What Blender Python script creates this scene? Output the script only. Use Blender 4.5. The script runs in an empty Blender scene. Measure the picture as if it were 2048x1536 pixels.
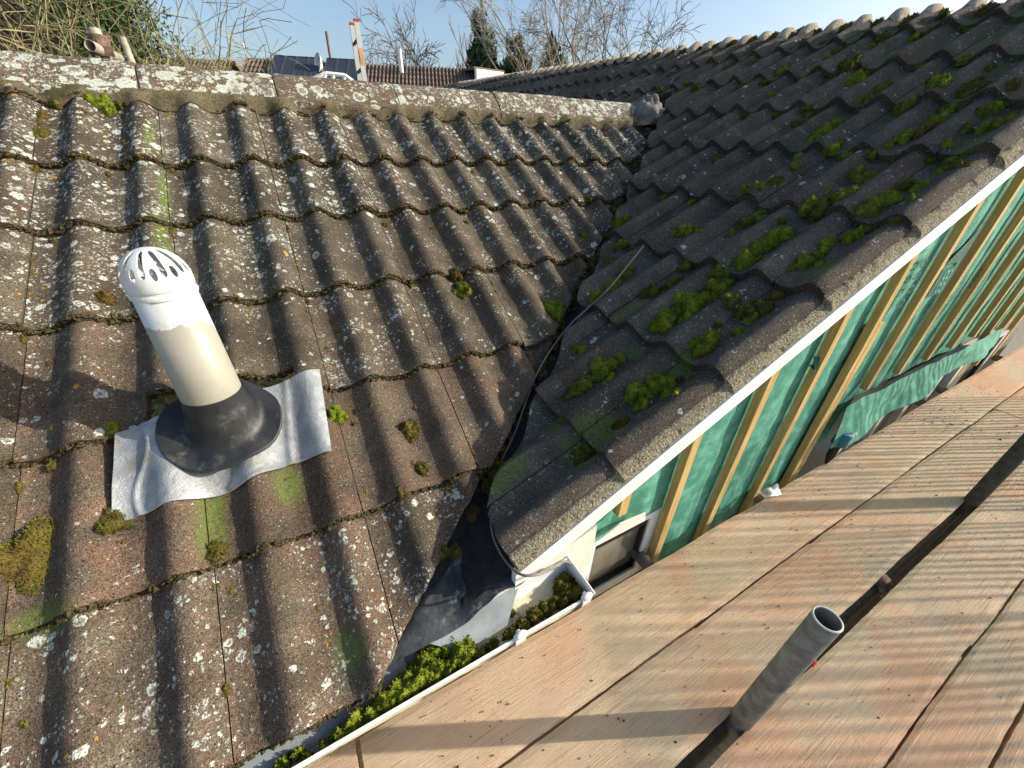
import bpy, math, random
import numpy as np
from mathutils import Matrix, Vector
from mathutils.bvhtree import BVHTree

C = bpy.context.scene
COL = C.collection
# ------------------------------------------------------------------ camera
# the camera stands at the origin; the ground is 3.4 m below it. X runs along the gable wall, Y into the house.
FPX = 773.6
CR = np.array([[0.87891442, -0.47653613, 0.02056126],
               [0.23823273, 0.47592089, 0.84660762],
               [0.41322465, 0.73919728, -0.53182024]])      # rows: right, up, forward
cam = bpy.data.cameras.new('camera')
co = bpy.data.objects.new('camera', cam); COL.objects.link(co); C.camera = co
cam.sensor_width = 36.0; cam.lens = FPX / 2048 * 36.0
cam.clip_start = 0.02; cam.clip_end = 2000
co.matrix_world = Matrix([[CR[0][0], CR[1][0], -CR[2][0], 0], [CR[0][1], CR[1][1], -CR[2][1], 0],
                          [CR[0][2], CR[1][2], -CR[2][2], 0], [0, 0, 0, 1]])
# ------------------------------------------------------------------ light
SUN_AZ = math.radians(-25.5); SUN_EL = math.radians(24.0)
w = bpy.data.worlds.new('World'); C.world = w; w.use_nodes = True
nt = w.node_tree; bg = nt.nodes['Background']
sky = nt.nodes.new('ShaderNodeTexSky'); sky.sky_type = 'NISHITA'; sky.sun_disc = False
sky.sun_elevation = SUN_EL; sky.sun_rotation = math.radians(90) - SUN_AZ
sky.air_density = 1.0; sky.dust_density = 2.8; sky.ozone_density = 1.9; sky.altitude = 50
nt.links.new(sky.outputs[0], bg.inputs[0]); bg.inputs[1].default_value = 0.15
sl = bpy.data.lights.new('sun', 'SUN'); sl.energy = 4.2; sl.angle = math.radians(0.53); sl.color = (1.0, 0.91, 0.78)
so = bpy.data.objects.new('sun', sl); COL.objects.link(so)
sdir = Vector((math.cos(SUN_AZ) * math.cos(SUN_EL), math.sin(SUN_AZ) * math.cos(SUN_EL), math.sin(SUN_EL)))
so.rotation_euler = sdir.to_track_quat('Z', 'Y').to_euler(); so.location = (4, -3, 5)
C.view_settings.view_transform = 'Standard'; C.view_settings.look = 'None'
C.view_settings.exposure = 0.52; C.view_settings.gamma = 1.0

GROUND = -3.4
rnd = random.Random(7); RN = np.random.RandomState(11)

# ------------------------------------------------------------------ geometry of the photograph
def ray(u, v):
    return CR.T @ np.array([(u - 1024) / FPX, -(v - 768) / FPX, 1.0])
def at_y(u, v, y): d = ray(u, v); return d * y / d[1]
def at_z(u, v, z): d = ray(u, v); return d * z / d[2]
def at_d(u, v, dist): d = ray(u, v); return d / math.hypot(d[0], d[1]) * dist

# ------------------------------------------------------------------ helpers
def tag(o, label=None, cat=None, group=None, kind=None):
    if label: o['label'] = label
    if cat: o['category'] = cat
    if group: o['group'] = group
    if kind: o['kind'] = kind
    return o
def empty(name, loc, label, cat, group=None):
    o = bpy.data.objects.new(name, None); COL.objects.link(o); o.location = loc
    o.empty_display_size = 0.1
    return tag(o, label, cat, group)
class MB:
    def __init__(s): s.v = []; s.f = []; s.c = []; s.n = 0
    def add(s, v, f, c=None):
        v = np.asarray(v, float).reshape(-1, 3)
        s.v.append(v); off = s.n
        if isinstance(f, np.ndarray): s.f.extend((f + off).tolist())
        else: s.f.extend([[i + off for i in q] for q in f])
        if c is None: c = np.zeros((len(v), 4))
        s.c.append(np.broadcast_to(np.asarray(c, float), (len(v), 4))); s.n += len(v)
    def grid(s, P, c=None, flip=False):
        a, b = P.shape[:2]
        i = np.arange(a * b).reshape(a, b)
        q = np.stack([i[:-1, :-1], i[:-1, 1:], i[1:, 1:], i[1:, :-1]], -1).reshape(-1, 4)
        if flip: q = q[:, ::-1]
        s.add(P.reshape(-1, 3), q, None if c is None else c.reshape(-1, 4))
    def box(s, a, b, M=None, c=None):
        x0, y0, z0 = a; x1, y1, z1 = b
        v = np.array([(x0, y0, z0), (x1, y0, z0), (x1, y1, z0), (x0, y1, z0), (x0, y0, z1), (x1, y0, z1), (x1, y1, z1), (x0, y1, z1)], float)
        if M is not None: v = v @ np.array(M)[:3, :3].T + np.array(M)[:3, 3]
        s.add(v, [(0, 3, 2, 1), (4, 5, 6, 7), (0, 1, 5, 4), (1, 2, 6, 5), (2, 3, 7, 6), (3, 0, 4, 7)], c)
    def prism(s, poly, d, c=None):
        # poly: list of 3-D points, extruded by vector d
        p = np.array(poly, float); n = len(p); q = p + np.array(d)
        s.add(np.vstack([p, q]), [list(range(n))[::-1], list(range(n, 2 * n))] + [[i, (i + 1) % n, n + (i + 1) % n, n + i] for i in range(n)], c)
    def tube(s, pts, r, n=8, cap=True, c=None):
        pts = np.array(pts, float); m = len(pts)
        r = np.broadcast_to(np.asarray(r, float), (m,))
        T = np.gradient(pts, axis=0); T /= np.linalg.norm(T, axis=1)[:, None] + 1e-12
        up = np.array([0, 0, 1.]) if abs(T[0][2]) < .9 else np.array([1., 0, 0])
        rings = []
        A = np.cross(T[0], up); A /= np.linalg.norm(A)
        for i in range(m):
            A = A - T[i] * (A @ T[i]); A /= np.linalg.norm(A) + 1e-12
            B = np.cross(T[i], A)
            t = np.linspace(0, 2 * np.pi, n, endpoint=False)
            rings.append(pts[i] + r[i] * (np.cos(t)[:, None] * A + np.sin(t)[:, None] * B))
        V = np.array(rings).reshape(-1, 3)
        F = [[i * n + k, i * n + (k + 1) % n, (i + 1) * n + (k + 1) % n, (i + 1) * n + k] for i in range(m - 1) for k in range(n)]
        if cap: F += [list(range(n))[::-1], list(range((m - 1) * n, m * n))]
        s.add(V, F, c)
    def ring(s, p0, p1, ro, ri, n=28, c=None):
        # hollow tube with wall
        p0 = np.array(p0, float); p1 = np.array(p1, float); T = (p1 - p0) / np.linalg.norm(p1 - p0)
        up = np.array([0, 0, 1.]) if abs(T[2]) < .9 else np.array([1., 0, 0])
        A = np.cross(T, up); A /= np.linalg.norm(A); B = np.cross(T, A)
        t = np.linspace(0, 2 * np.pi, n, endpoint=False); d = np.cos(t)[:, None] * A + np.sin(t)[:, None] * B
        e = .0015
        R = [p0 + ri * d, p0 + ro * d, p1 - T * e + ro * d, p1 + (ro - e) * d, p1 + (ri + e * .5) * d, p1 - T * e + ri * d, p0 + ri * d * .999]
        V = np.array(R).reshape(-1, 3); m = len(R)
        F = [[i * n + k, i * n + (k + 1) % n, (i + 1) * n + (k + 1) % n, (i + 1) * n + k] for i in range(m - 1) for k in range(n)]
        s.add(V, F, c)
    def lathe(s, base, prof, n=32, axis=(0, 0, 1), c=None):
        base = np.array(base, float); T = np.array(axis, float); T /= np.linalg.norm(T)
        up = np.array([0, 0, 1.]) if abs(T[2]) < .9 else np.array([1., 0, 0])
        A = np.cross(T, up); A /= np.linalg.norm(A); B = np.cross(T, A)
        t = np.linspace(0, 2 * np.pi, n, endpoint=False); d = np.cos(t)[:, None] * A + np.sin(t)[:, None] * B
        V = np.array([base + T * h + max(r, 1e-5) * d for r, h in prof]).reshape(-1, 3); m = len(prof)
        s.add(V, [[i * n + k, i * n + (k + 1) % n, (i + 1) * n + (k + 1) % n, (i + 1) * n + k] for i in range(m - 1) for k in range(n)], c)
    def build(s, name, mat, parent=None, smooth=False, origin=None):
        V = np.vstack(s.v) if s.v else np.zeros((0, 3))
        base = np.zeros(3)
        if parent is not None:
            p = parent
            while p is not None: base = base + np.array(p.location); p = p.parent
            if origin is not None: base = np.array(origin, float)
        elif origin is not None: base = np.array(origin, float)
        me = bpy.data.meshes.new(name)
        me.from_pydata((V - base), [], s.f); me.update()
        ca = me.color_attributes.new('tint', 'FLOAT_COLOR', 'POINT')
        ca.data.foreach_set('color', np.vstack(s.c).astype(np.float32).ravel())
        if smooth: me.polygons.foreach_set('use_smooth', [True] * len(me.polygons))
        me.materials.append(mat)
        o = bpy.data.objects.new(name, me); COL.objects.link(o)
        if parent is not None: o.parent = parent
        else: o.location = base
        return o
    def bvh(s): return BVHTree.FromPolygons(np.vstack(s.v).tolist(), s.f)
def hsh(i, j, k=0):
    n = (i.astype(np.int64) * 374761393 + j.astype(np.int64) * 668265263 + k * 2147483647 % 1000003 * 97) & 0x7fffffff
    n = (n ^ (n >> 13)) * 1274126177 & 0x7fffffff
    return ((n ^ (n >> 16)) & 0xffff) / 65535.0
def vn(x, y, k=0):
    x = np.asarray(x, float); y = np.asarray(y, float)
    i = np.floor(x); j = np.floor(y); a = x - i; b = y - j; a = a * a * (3 - 2 * a); b = b * b * (3 - 2 * b)
    return (hsh(i, j, k) * (1 - a) + hsh(i + 1, j, k) * a) * (1 - b) + (hsh(i, j + 1, k) * (1 - a) + hsh(i + 1, j + 1, k) * a) * b - .5

# ------------------------------------------------------------------ material helper
class NT:
    def __init__(s, name, rough=.8, spec=.3, metal=0):
        s.m = bpy.data.materials.new(name); s.m.use_nodes = True; s.t = s.m.node_tree
        s.b = s.t.nodes['Principled BSDF']; s.b.inputs['Roughness'].default_value = rough
        s.b.inputs['Specular IOR Level'].default_value = spec; s.b.inputs['Metallic'].default_value = metal
        g = s.t.nodes.new('ShaderNodeNewGeometry'); s.pos = g.outputs['Position']; s.geo = g
    def node(s, t, **k):
        n = s.t.nodes.new(t)
        for a, b in k.items(): setattr(n, a, b)
        return n
    def set(s, sock, v):
        if isinstance(v, bpy.types.NodeSocket): s.t.links.new(v, sock)
        elif isinstance(v, (tuple, list)) and len(v) == 3 and sock.type == 'RGBA': sock.default_value = (*v, 1)
        else: sock.default_value = v
    def noise(s, scale, detail=3, rough=.55, vec=None, dist=0, out=0):
        n = s.node('ShaderNodeTexNoise'); s.set(n.inputs['Vector'], vec or s.pos)
        n.inputs['Scale'].default_value = scale; n.inputs['Detail'].default_value = detail
        n.inputs['Roughness'].default_value = rough; n.inputs['Distortion'].default_value = dist
        return n.outputs[out]
    def voro(s, scale, vec=None, rand=1.0, feature='F1'):
        n = s.node('ShaderNodeTexVoronoi', feature=feature); s.set(n.inputs['Vector'], vec or s.pos)
        n.inputs['Scale'].default_value = scale; n.inputs['Randomness'].default_value = rand
        return n.outputs['Distance'], n.outputs['Color'] if 'Color' in n.outputs else None
    def math(s, op, a, b=0.0, c=0.0, clamp=False):
        n = s.node('ShaderNodeMath', operation=op, use_clamp=clamp)
        s.set(n.inputs[0], a); s.set(n.inputs[1], b); s.set(n.inputs[2], c); return n.outputs[0]
    def ramp(s, x, a, b):   # smooth 0..1 between a and b
        n = s.node('ShaderNodeMapRange', interpolation_type='SMOOTHSTEP')
        s.set(n.inputs[0], x); s.set(n.inputs[1], a); s.set(n.inputs[2], b); return n.outputs[0]
    def mix(s, f, a, b, mode='MIX'):
        n = s.node('ShaderNodeMix', data_type='RGBA', blend_type=mode)
        s.set(n.inputs[0], f); s.set(n.inputs[6], a); s.set(n.inputs[7], b); return n.outputs[2]
    def vmath(s, op, a, b):
        n = s.node('ShaderNodeVectorMath', operation=op); s.set(n.inputs[0], a); s.set(n.inputs[1], b); return n.outputs[0]
    def sep(s, v):
        n = s.node('ShaderNodeSeparateXYZ'); s.set(n.inputs[0], v); return n.outputs
    def comb(s, x, y, z):
        n = s.node('ShaderNodeCombineXYZ'); s.set(n.inputs[0], x); s.set(n.inputs[1], y); s.set(n.inputs[2], z); return n.outputs[0]
    def attr(s):
        n = s.node('ShaderNodeAttribute', attribute_name='tint'); q = s.node('ShaderNodeSeparateColor')
        s.t.links.new(n.outputs['Color'], q.inputs[0]); return q.outputs[0], q.outputs[1], q.outputs[2], n.outputs['Alpha']
    def bump(s, h, strength=.5, dist=.002):
        n = s.node('ShaderNodeBump'); s.set(n.inputs['Height'], h); n.inputs['Strength'].default_value = strength
        n.inputs['Distance'].default_value = dist; s.t.links.new(n.outputs[0], s.b.inputs['Normal'])
    def base(s, c): s.set(s.b.inputs['Base Color'], c)
def lichen_mask(n, dens, scales=((19, .30, 13), (36, .36, 31), (75, .40, 47), (150, .42, 77)), lobes=.020, ringy=False):
    # round lobed colonies of three sizes; per-cell radius from the cell colour
    dv = n.vmath('SUBTRACT', n.noise(95, 4, .75, out=1), (.5, .5, .5))
    sc = n.node('ShaderNodeVectorMath', operation='SCALE'); n.set(sc.inputs[0], dv); sc.inputs['Scale'].default_value = lobes
    vec = n.vmath('ADD', n.pos, sc.outputs[0])
    tot = None
    for k, (s_, r, seed) in enumerate(scales):
        d, c = n.voro(s_, vec)
        q = n.node('ShaderNodeSeparateColor'); n.set(q.inputs[0], c)
        pick = n.math('SUBTRACT', n.math('ADD', dens, n.math('MULTIPLY', n.math('SUBTRACT', n.noise(6 + 4 * k, 3, .6), .5), 3.2)), q.outputs[0])
        rad = n.math('MULTIPLY', n.math('MULTIPLY', pick, 2.2, clamp=True), r)
        m = n.ramp(n.math('SUBTRACT', rad, d), 0.0, .05)
        m = n.math('MULTIPLY', m, n.math('SUBTRACT', 1.0, n.math('MULTIPLY', n.ramp(n.math('SUBTRACT', rad, d), .10, .20), n.math('MULTIPLY', n.math('GREATER_THAN', q.outputs[1], .55), .75))))
        tot = m if tot is None else n.math('MAXIMUM', tot, m)
    return tot
def concrete(name, c1, c2, red, lich=(.62, .64, .58), crust=(.028, .024, .014), lobes=.020, scales=None, gscale=420):
    n = NT(name, rough=.92, spec=.15)
    tone, rd, dens, alg = n.attr()
    col = n.mix(n.ramp(n.noise(9, 4, .6), .35, .65), c1, c2)
    col = n.mix(n.math('MULTIPLY', n.ramp(n.noise(14, 3, .6), .25, .7), rd), col, red)
    g = n.noise(gscale, 2, .7); g2 = n.noise(gscale * .35, 3, .65)
    col = n.mix(1.0, col, n.mix(n.ramp(g, .25, .75), (.30, .30, .30), (1.9, 1.85, 1.75)), 'MULTIPLY')
    col = n.mix(1.0, col, n.mix(n.ramp(g2, .3, .7), (.78, .78, .78), (1.2, 1.2, 1.2)), 'MULTIPLY')
    tn = n.math('ADD', .6, n.math('MULTIPLY', tone, .8))
    col = n.mix(1.0, col, n.comb(tn, tn, tn), 'MULTIPLY')
    # pale sand grains and pits
    dg, cg = n.voro(260)
    qs = n.node('ShaderNodeSeparateColor'); n.set(qs.inputs[0], cg)
    col = n.mix(n.math('MULTIPLY', n.math('LESS_THAN', qs.outputs[1], .05), n.ramp(dg, .45, .2)), col, (.42, .38, .30))
    col = n.mix(n.math('MULTIPLY', n.math('GREATER_THAN', qs.outputs[1], .94), n.ramp(dg, .5, .3)), col, (.02, .018, .015))
    # algae / thin moss film
    am = n.math('MULTIPLY', n.ramp(n.noise(120, 4, .75), .35, .6), alg, clamp=True)
    col = n.mix(am, col, (.11, .16, .030))
    # lichen
    lm = lichen_mask(n, n.math('SUBTRACT', dens, .02), **({'lobes': lobes} | ({'scales': scales} if scales else {})))
    lm = n.math('MULTIPLY', lm, n.ramp(n.noise(260, 3, .7), .34, .50))
    lc = n.mix(n.ramp(n.noise(160, 3, .7), .3, .7), lich, (lich[0] * .8, lich[1] * .85, lich[2] * .78))
    col = n.mix(n.math('MULTIPLY', lm, n.ramp(dens, 0.02, .1)), col, lc)
    # rare orange lichen
    om = lichen_mask(n, n.math('SUBTRACT', n.math('MULTIPLY', dens, .45), n.math('ADD', .26, 0)), scales=((40, .36, 3), (90, .36, 5)), lobes=.02)
    col = n.mix(n.math('MULTIPLY', om, .85), col, (.50, .26, .02))
    n.base(col)
    h = n.math('ADD', n.math('MULTIPLY', g, .6), n.math('ADD', n.math('MULTIPLY', g2, .8), n.math('MULTIPLY', lm, .5)))
    n.bump(h, .9, .0035)
    return n.m
M = {}
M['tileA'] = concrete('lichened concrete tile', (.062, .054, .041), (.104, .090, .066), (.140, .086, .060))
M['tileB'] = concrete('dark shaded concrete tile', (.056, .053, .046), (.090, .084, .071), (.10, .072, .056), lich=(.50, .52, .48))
M['ridge'] = concrete('lichen covered ridge tile', (.105, .084, .060), (.145, .118, .085), (.16, .105, .07), lich=(.68, .70, .62),
                      scales=((18, .5, 1), (38, .5, 2), (85, .46, 3), (150, .42, 4)), lobes=.022)
def mk_mortar():
    n = NT('verge mortar', rough=.95, spec=.1)
    g = n.noise(150, 4, .8); d, c = n.voro(190)
    col = n.mix(n.ramp(g, .35, .65), (.12, .10, .065), (.40, .355, .24))
    col = n.mix(n.ramp(d, .45, .2), col, (.50, .46, .33))
    col = n.mix(n.ramp(n.noise(25, 3), .58, .68), col, (.10, .085, .055))
    n.base(col); n.bump(n.math('ADD', g, n.math('MULTIPLY', d, .5)), 1.0, .006); return n.m
M['mortar'] = mk_mortar()
def mk_mortar2():
    n = NT('ridge bedding mortar', rough=.95, spec=.1)
    g = n.noise(190, 4, .8)
    col = n.mix(n.ramp(g, .3, .7), (.085, .07, .045), (.27, .225, .145))
    col = n.mix(n.ramp(n.noise(22, 3), .5, .66), col, (.10, .10, .05))
    n.base(col); n.bump(g, 1.0, .007); return n.m
M['mortar2'] = mk_mortar2()
M['cap_lit'] = concrete('sunlit tone ridge cap', (.24, .21, .165), (.32, .28, .22), (.22, .16, .12), lich=(.6, .6, .54))  # paler than the tiles: sunlight on the roll ends put into the colour
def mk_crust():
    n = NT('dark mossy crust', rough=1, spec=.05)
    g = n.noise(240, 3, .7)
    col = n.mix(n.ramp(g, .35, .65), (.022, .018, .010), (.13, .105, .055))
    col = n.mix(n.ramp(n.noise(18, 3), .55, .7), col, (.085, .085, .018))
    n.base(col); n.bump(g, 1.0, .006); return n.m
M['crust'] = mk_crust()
def mk_moss(name, a, b, c):
    n = NT(name, rough=.95, spec=.1)
    tone, hue, _, _ = n.attr()
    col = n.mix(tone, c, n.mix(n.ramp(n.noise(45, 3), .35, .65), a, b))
    col = n.mix(n.math('MULTIPLY', n.ramp(n.noise(70, 4, .7), .50, .66), .75), col, c)
    col = n.mix(n.math('MULTIPLY', n.ramp(n.noise(28, 3, .6), .60, .70), .6), col, (.13, .075, .02))
    col = n.mix(n.math('MULTIPLY', hue, .8), col, (.10, .055, .022))
    n.base(col)
    n.b.inputs['Subsurface Weight'].default_value = 0.0
    return n.m
M['moss'] = mk_moss('cushion moss', (.19, .26, .015), (.38, .45, .035), (.04, .05, .012))
M['moss2'] = mk_moss('dark feather moss', (.10, .12, .015), (.24, .24, .035), (.020, .022, .008))
def flat(name, col, rough=.6, metal=0, var=.12, scale=30, spec=.4, bump=0, bs=200, dirt=None):
    n = NT(name, rough=rough, spec=spec, metal=metal)
    c = n.mix(n.ramp(n.noise(scale, 4, .6), .3, .7), tuple(x * (1 - var) for x in col), tuple(min(1, x * (1 + var)) for x in col))
    if dirt: c = n.mix(n.math('MULTIPLY', n.ramp(n.noise(scale * .6, 5, .7), .52, .72), dirt[3]), c, tuple(dirt[:3]))
    n.base(c)
    if bump: n.bump(n.noise(bs, 3, .6), bump, .002)
    return n.m
M['upvc'] = flat('white upvc', (.80, .81, .78), .35, var=.04, scale=12, dirt=(.45, .42, .33, .35))
M['white_board'] = flat('white painted board', (.82, .82, .80), .45, var=.03, scale=9, dirt=(.5, .48, .4, .18))
M['cream'] = flat('cream soffit board', (.74, .74, .64), .5, var=.05, scale=8, dirt=(.5, .42, .2, .25))
M['upvc_dirty'] = flat('stained upvc inside gutter', (.66, .60, .42), .5, var=.15, scale=25, dirt=(.12, .10, .03, .9))
M['grey_frame'] = flat('grey white window frame', (.52, .54, .52), .4, var=.06, scale=9)
M['steel'] = flat('galvanised steel tube', (.21, .205, .18), .5, metal=.35, var=.3, scale=26, bump=.4, bs=160, dirt=(.15, .13, .10, .7))
M['tube_pale'] = flat('pale weathered tube', (.36, .33, .25), .6, metal=.1, var=.25, scale=30)
M['steel_bright'] = flat('cut steel edge', (.6, .6, .58), .35, metal=.6, var=.1)
M['dark_steel'] = flat('dark oily steel', (.07, .06, .045), .6, metal=.3, var=.3, scale=40)
M['rust'] = flat('rusty coupler', (.16, .11, .08), .8, metal=.2, var=.4, scale=60, bump=.5)
M['alu'] = flat('ladder aluminium', (.42, .45, .43), .55, metal=.2, var=.06)
M['red'] = flat('red plastic', (.45, .05, .04), .4)
M['orange'] = flat('orange sticker', (.55, .27, .14), .6, var=.3, scale=50)
M['rubber'] = flat('black weathered rubber', (.020, .022, .024), .5, var=.3, scale=25, spec=.4, bump=.5, bs=60, dirt=(.12, .12, .11, .8))
M['cable'] = flat('grey brown cable', (.20, .17, .14), .5, var=.15)
M['twine'] = flat('white string', (.75, .74, .70), .8)
M['teal'] = flat('teal string reel', (.015, .16, .22), .6, var=.3, scale=120)
M['black'] = flat('black plastic', (.012, .012, .012), .5)
M['redpeg'] = flat('red leaf scrap', (.55, .04, .05), .5, var=.3, scale=90)
def mk_flash():
    n = NT('pale lead flashing', rough=.48, spec=.5, metal=.25)
    col = n.mix(n.ramp(n.noise(14, 5, .65), .3, .7), (.24, .26, .27), (.40, .42, .42))
    col = n.mix(n.ramp(n.noise(300, 2, .6), .55, .75), col, (.26, .27, .27))
    col = n.mix(n.math('MULTIPLY', n.ramp(n.noise(9, 5, .75, dist=1.0), .52, .66), .7), col, (.24, .21, .15))
    n.base(col); n.bump(n.noise(32, 6, .75, dist=.6), .8, .006); return n.m
M['flashing'] = mk_flash()
def mk_valley():
    n = NT('dirty lead valley', rough=.55, spec=.35, metal=.1)
    col = n.mix(n.ramp(n.noise(9, 5, .65), .35, .65), (.032, .036, .040), (.12, .125, .12))
    col = n.mix(n.ramp(n.noise(30, 5, .75), .55, .75), col, (.27, .26, .21))
    n.base(col); n.bump(n.noise(45, 5, .7), .5, .006); return n.m
M['valley'] = mk_valley()
M['valley_dark'] = flat('black valley lining', (.014, .013, .010), .8, var=.5, scale=40, bump=.8, bs=90)  # near-black lining, darker than the apron's lead
M['felt'] = flat('grey eaves felt tray', (.26, .29, .30), .5, var=.14, scale=9, bump=.3, bs=260, dirt=(.14, .14, .12, .6))
def mk_pipe():
    n = NT('beige plastic pipe with white paint', rough=.42, spec=.45)
    p = n.sep(n.pos)
    edge = n.math('ADD', p[2], n.math('MULTIPLY', n.math('SUBTRACT', n.noise(16, 3, .5), .5), .09))
    edge = n.math('ADD', edge, n.math('MULTIPLY', n.math('SUBTRACT', p[1], .95), .25))
    f = n.ramp(edge, -.334, -.331)
    sp = n.math('MULTIPLY', n.math('GREATER_THAN', n.noise(150, 2, .6), .64), n.math('LESS_THAN', p[2], -.30))
    f = n.math('MULTIPLY', f, n.math('SUBTRACT', 1.0, sp))
    base = n.mix(n.ramp(n.noise(8, 4, .6), .3, .7), (.30, .29, .235), (.355, .345, .28))
    base = n.mix(n.math('MULTIPLY', n.ramp(n.noise(60, 5, .8), .60, .72), .35), base, (.22, .20, .14))
    n.base(n.mix(f, base, n.mix(n.ramp(n.noise(22, 4, .7), .35, .7), (.60, .635, .63), (.52, .55, .53)))); n.bump(n.math('ADD', n.math('MULTIPLY', f, .6), n.math('MULTIPLY', n.noise(80, 3), .12)), .5, .0015); return n.m
M['pipe'] = mk_pipe()
M['cap'] = flat('white painted terminal', (.62, .65, .645), .5, var=.06, scale=25, bump=.3, bs=120, dirt=(.34, .34, .27, .6))
def mk_membrane():
    n = NT('green breather membrane', rough=.8, spec=.15)
    p = n.sep(n.pos)
    a = n.math('SINE', n.math('MULTIPLY', n.math('ADD', p[2], n.math('MULTIPLY', n.noise(20, 2), .006)), 900))
    b = n.math('SINE', n.math('MULTIPLY', p[0], 520))
    weave = n.math('MULTIPLY', a, n.math('ADD', .5, n.math('MULTIPLY', b, .5)))
    col = n.mix(n.math('MULTIPLY', n.math('ADD', weave, 1), .5), (.045, .21, .15), (.11, .34, .25))
    col = n.mix(n.ramp(n.noise(16, 4, .6), .4, .75), col, (.18, .46, .35))
    n.base(col); n.bump(n.math('ADD', weave, n.math('MULTIPLY', n.noise(35, 4), 3)), .35, .003); return n.m
M['membrane'] = mk_membrane()
M['ink'] = flat('dark printed ink', (.025, .11, .085), .6, var=.3, scale=90)
def mk_timber(name, c1, c2, axis=2):
    n = NT(name, rough=.7, spec=.25)
    mp = n.node('ShaderNodeMapping'); n.set(mp.inputs['Vector'], n.pos)
    sc = [1, 1, 1]; sc = [s_ * 90 for s_ in sc]; sc[axis] = 5; mp.inputs['Scale'].default_value = sc
    g = n.noise(1.0, 4, .6, vec=mp.outputs[0], dist=.5)
    col = n.mix(n.ramp(g, .3, .7), c1, c2)
    d, c = n.voro(9); col = n.mix(n.ramp(d, .07, .04), col, (.13, .065, .02))
    n.base(col); n.bump(g, .25, .002); return n.m
M['batten'] = mk_timber('new pine batten', (.40, .27, .09), (.60, .44, .19))
def mk_board():
    n = NT('weathered scaffold board', rough=.85, spec=.15)
    tone, _, _, _ = n.attr()
    mp = n.node('ShaderNodeMapping'); n.set(mp.inputs['Vector'], n.pos); mp.inputs['Scale'].default_value = (5, 240, 1)
    g = n.noise(1.0, 5, .65, vec=mp.outputs[0], dist=.3)
    mp2 = n.node('ShaderNodeMapping'); n.set(mp2.inputs['Vector'], n.pos); mp2.inputs['Scale'].default_value = (16, 300, 1)
    g2 = n.noise(1.0, 4, .75, vec=mp2.outputs[0], dist=.7)
    # sawn saw-marks across the board
    sw = n.math('SINE', n.math('MULTIPLY', n.math('ADD', n.sep(n.pos)[0], n.math('MULTIPLY', n.sep(n.pos)[1], .6)), 700))
    col = n.mix(n.ramp(n.noise(5, 3, .6), .35, .68), (.60, .47, .32), (.62, .44, .29))
    col = n.mix(n.ramp(n.noise(2.2, 4, .7), .45, .7), col, (.48, .40, .28))
    col = n.mix(n.math('MULTIPLY', n.ramp(n.noise(2.6, 3, .6, dist=.5), .46, .62), .85), col, (.60, .37, .235))
    col = n.mix(n.math('MULTIPLY', n.ramp(g, .52, .70), .38), col, (.24, .165, .10))
    col = n.mix(n.math('MULTIPLY', n.ramp(g2, .54, .72), .3), col, (.22, .15, .085))
    col = n.mix(n.ramp(n.noise(420, 3, .7), .60, .72), col, (.13, .09, .05))
    # dirt crumbs pressed in
    d, c = n.voro(60); q = n.node('ShaderNodeSeparateColor'); n.set(q.inputs[0], c)
    col = n.mix(n.math('MULTIPLY', n.math('LESS_THAN', q.outputs[0], n.math('MULTIPLY', n.ramp(n.noise(5, 3), .45, .7), .30)), n.ramp(d, .16, .08)), col, (.05, .035, .02))
    tn = n.math('ADD', .75, n.math('MULTIPLY', tone, .5)); col = n.mix(1.0, col, n.comb(tn, tn, tn), 'MULTIPLY')
    n.base(col)
    swm = n.math('MULTIPLY', sw, n.math('MULTIPLY', n.ramp(n.noise(6, 3), .45, .65), .02))
    h = n.math('ADD', n.math('MULTIPLY', g, .7), n.math('ADD', n.math('MULTIPLY', g2, .8), n.math('ADD', swm, n.math('MULTIPLY', n.noise(260, 3, .7), .55))))
    n.bump(h, 1.0, .004); return n.m
M['board'] = mk_board()
def mk_glass():
    n = NT('window glass', rough=.06, spec=.8)
    col = n.mix(n.ramp(n.noise(9, 4, .7), .35, .65), (.15, .135, .105), (.24, .21, .16)); n.base(col); return n.m  # tan reflection put into the pane's base colour
M['glass'] = mk_glass()
def mk_ground():
    n = NT('gravel and grass ground', rough=.95, spec=.1)
    col = n.mix(n.ramp(n.noise(60, 5, .8), .35, .65), (.20, .18, .13), (.42, .38, .28))
    far = n.ramp(n.math('ADD', n.sep(n.pos)[1], 0), 6, 9)
    col = n.mix(far, col, n.mix(n.ramp(n.noise(.5, 4), .3, .7), (.05, .08, .02), (.09, .11, .04)))
    n.base(col); n.bump(n.noise(120, 3), .8, .01); return n.m
M['ground'] = mk_ground()
def mk_brick(name, c1, c2, mortar=(.4, .37, .32), scale=1):
    n = NT(name, rough=.9, spec=.1)
    t = n.node('ShaderNodeTexBrick'); p = n.sep(n.pos)
    n.set(t.inputs['Vector'], n.comb(n.math('ADD', p[0], p[1]), p[2], 0))
    n.set(t.inputs['Color1'], c1); n.set(t.inputs['Color2'], c2); n.set(t.inputs['Mortar'], mortar)
    t.inputs['Scale'].default_value = 1; t.inputs['Brick Width'].default_value = .225; t.inputs['Row Height'].default_value = .075
    t.inputs['Mortar Size'].default_value = .006
    n.base(t.outputs[0]); n.bump(t.outputs[1], -.4, .005); return n.m
M['brick'] = mk_brick('buff brick', (.30, .19, .10), (.36, .25, .14))
M['brick2'] = mk_brick('yellow brown brick', (.33, .22, .10), (.42, .30, .15))
M['block'] = flat('grey blockwork', (.20, .18, .15), .95, var=.3, scale=40, bump=.8)
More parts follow.
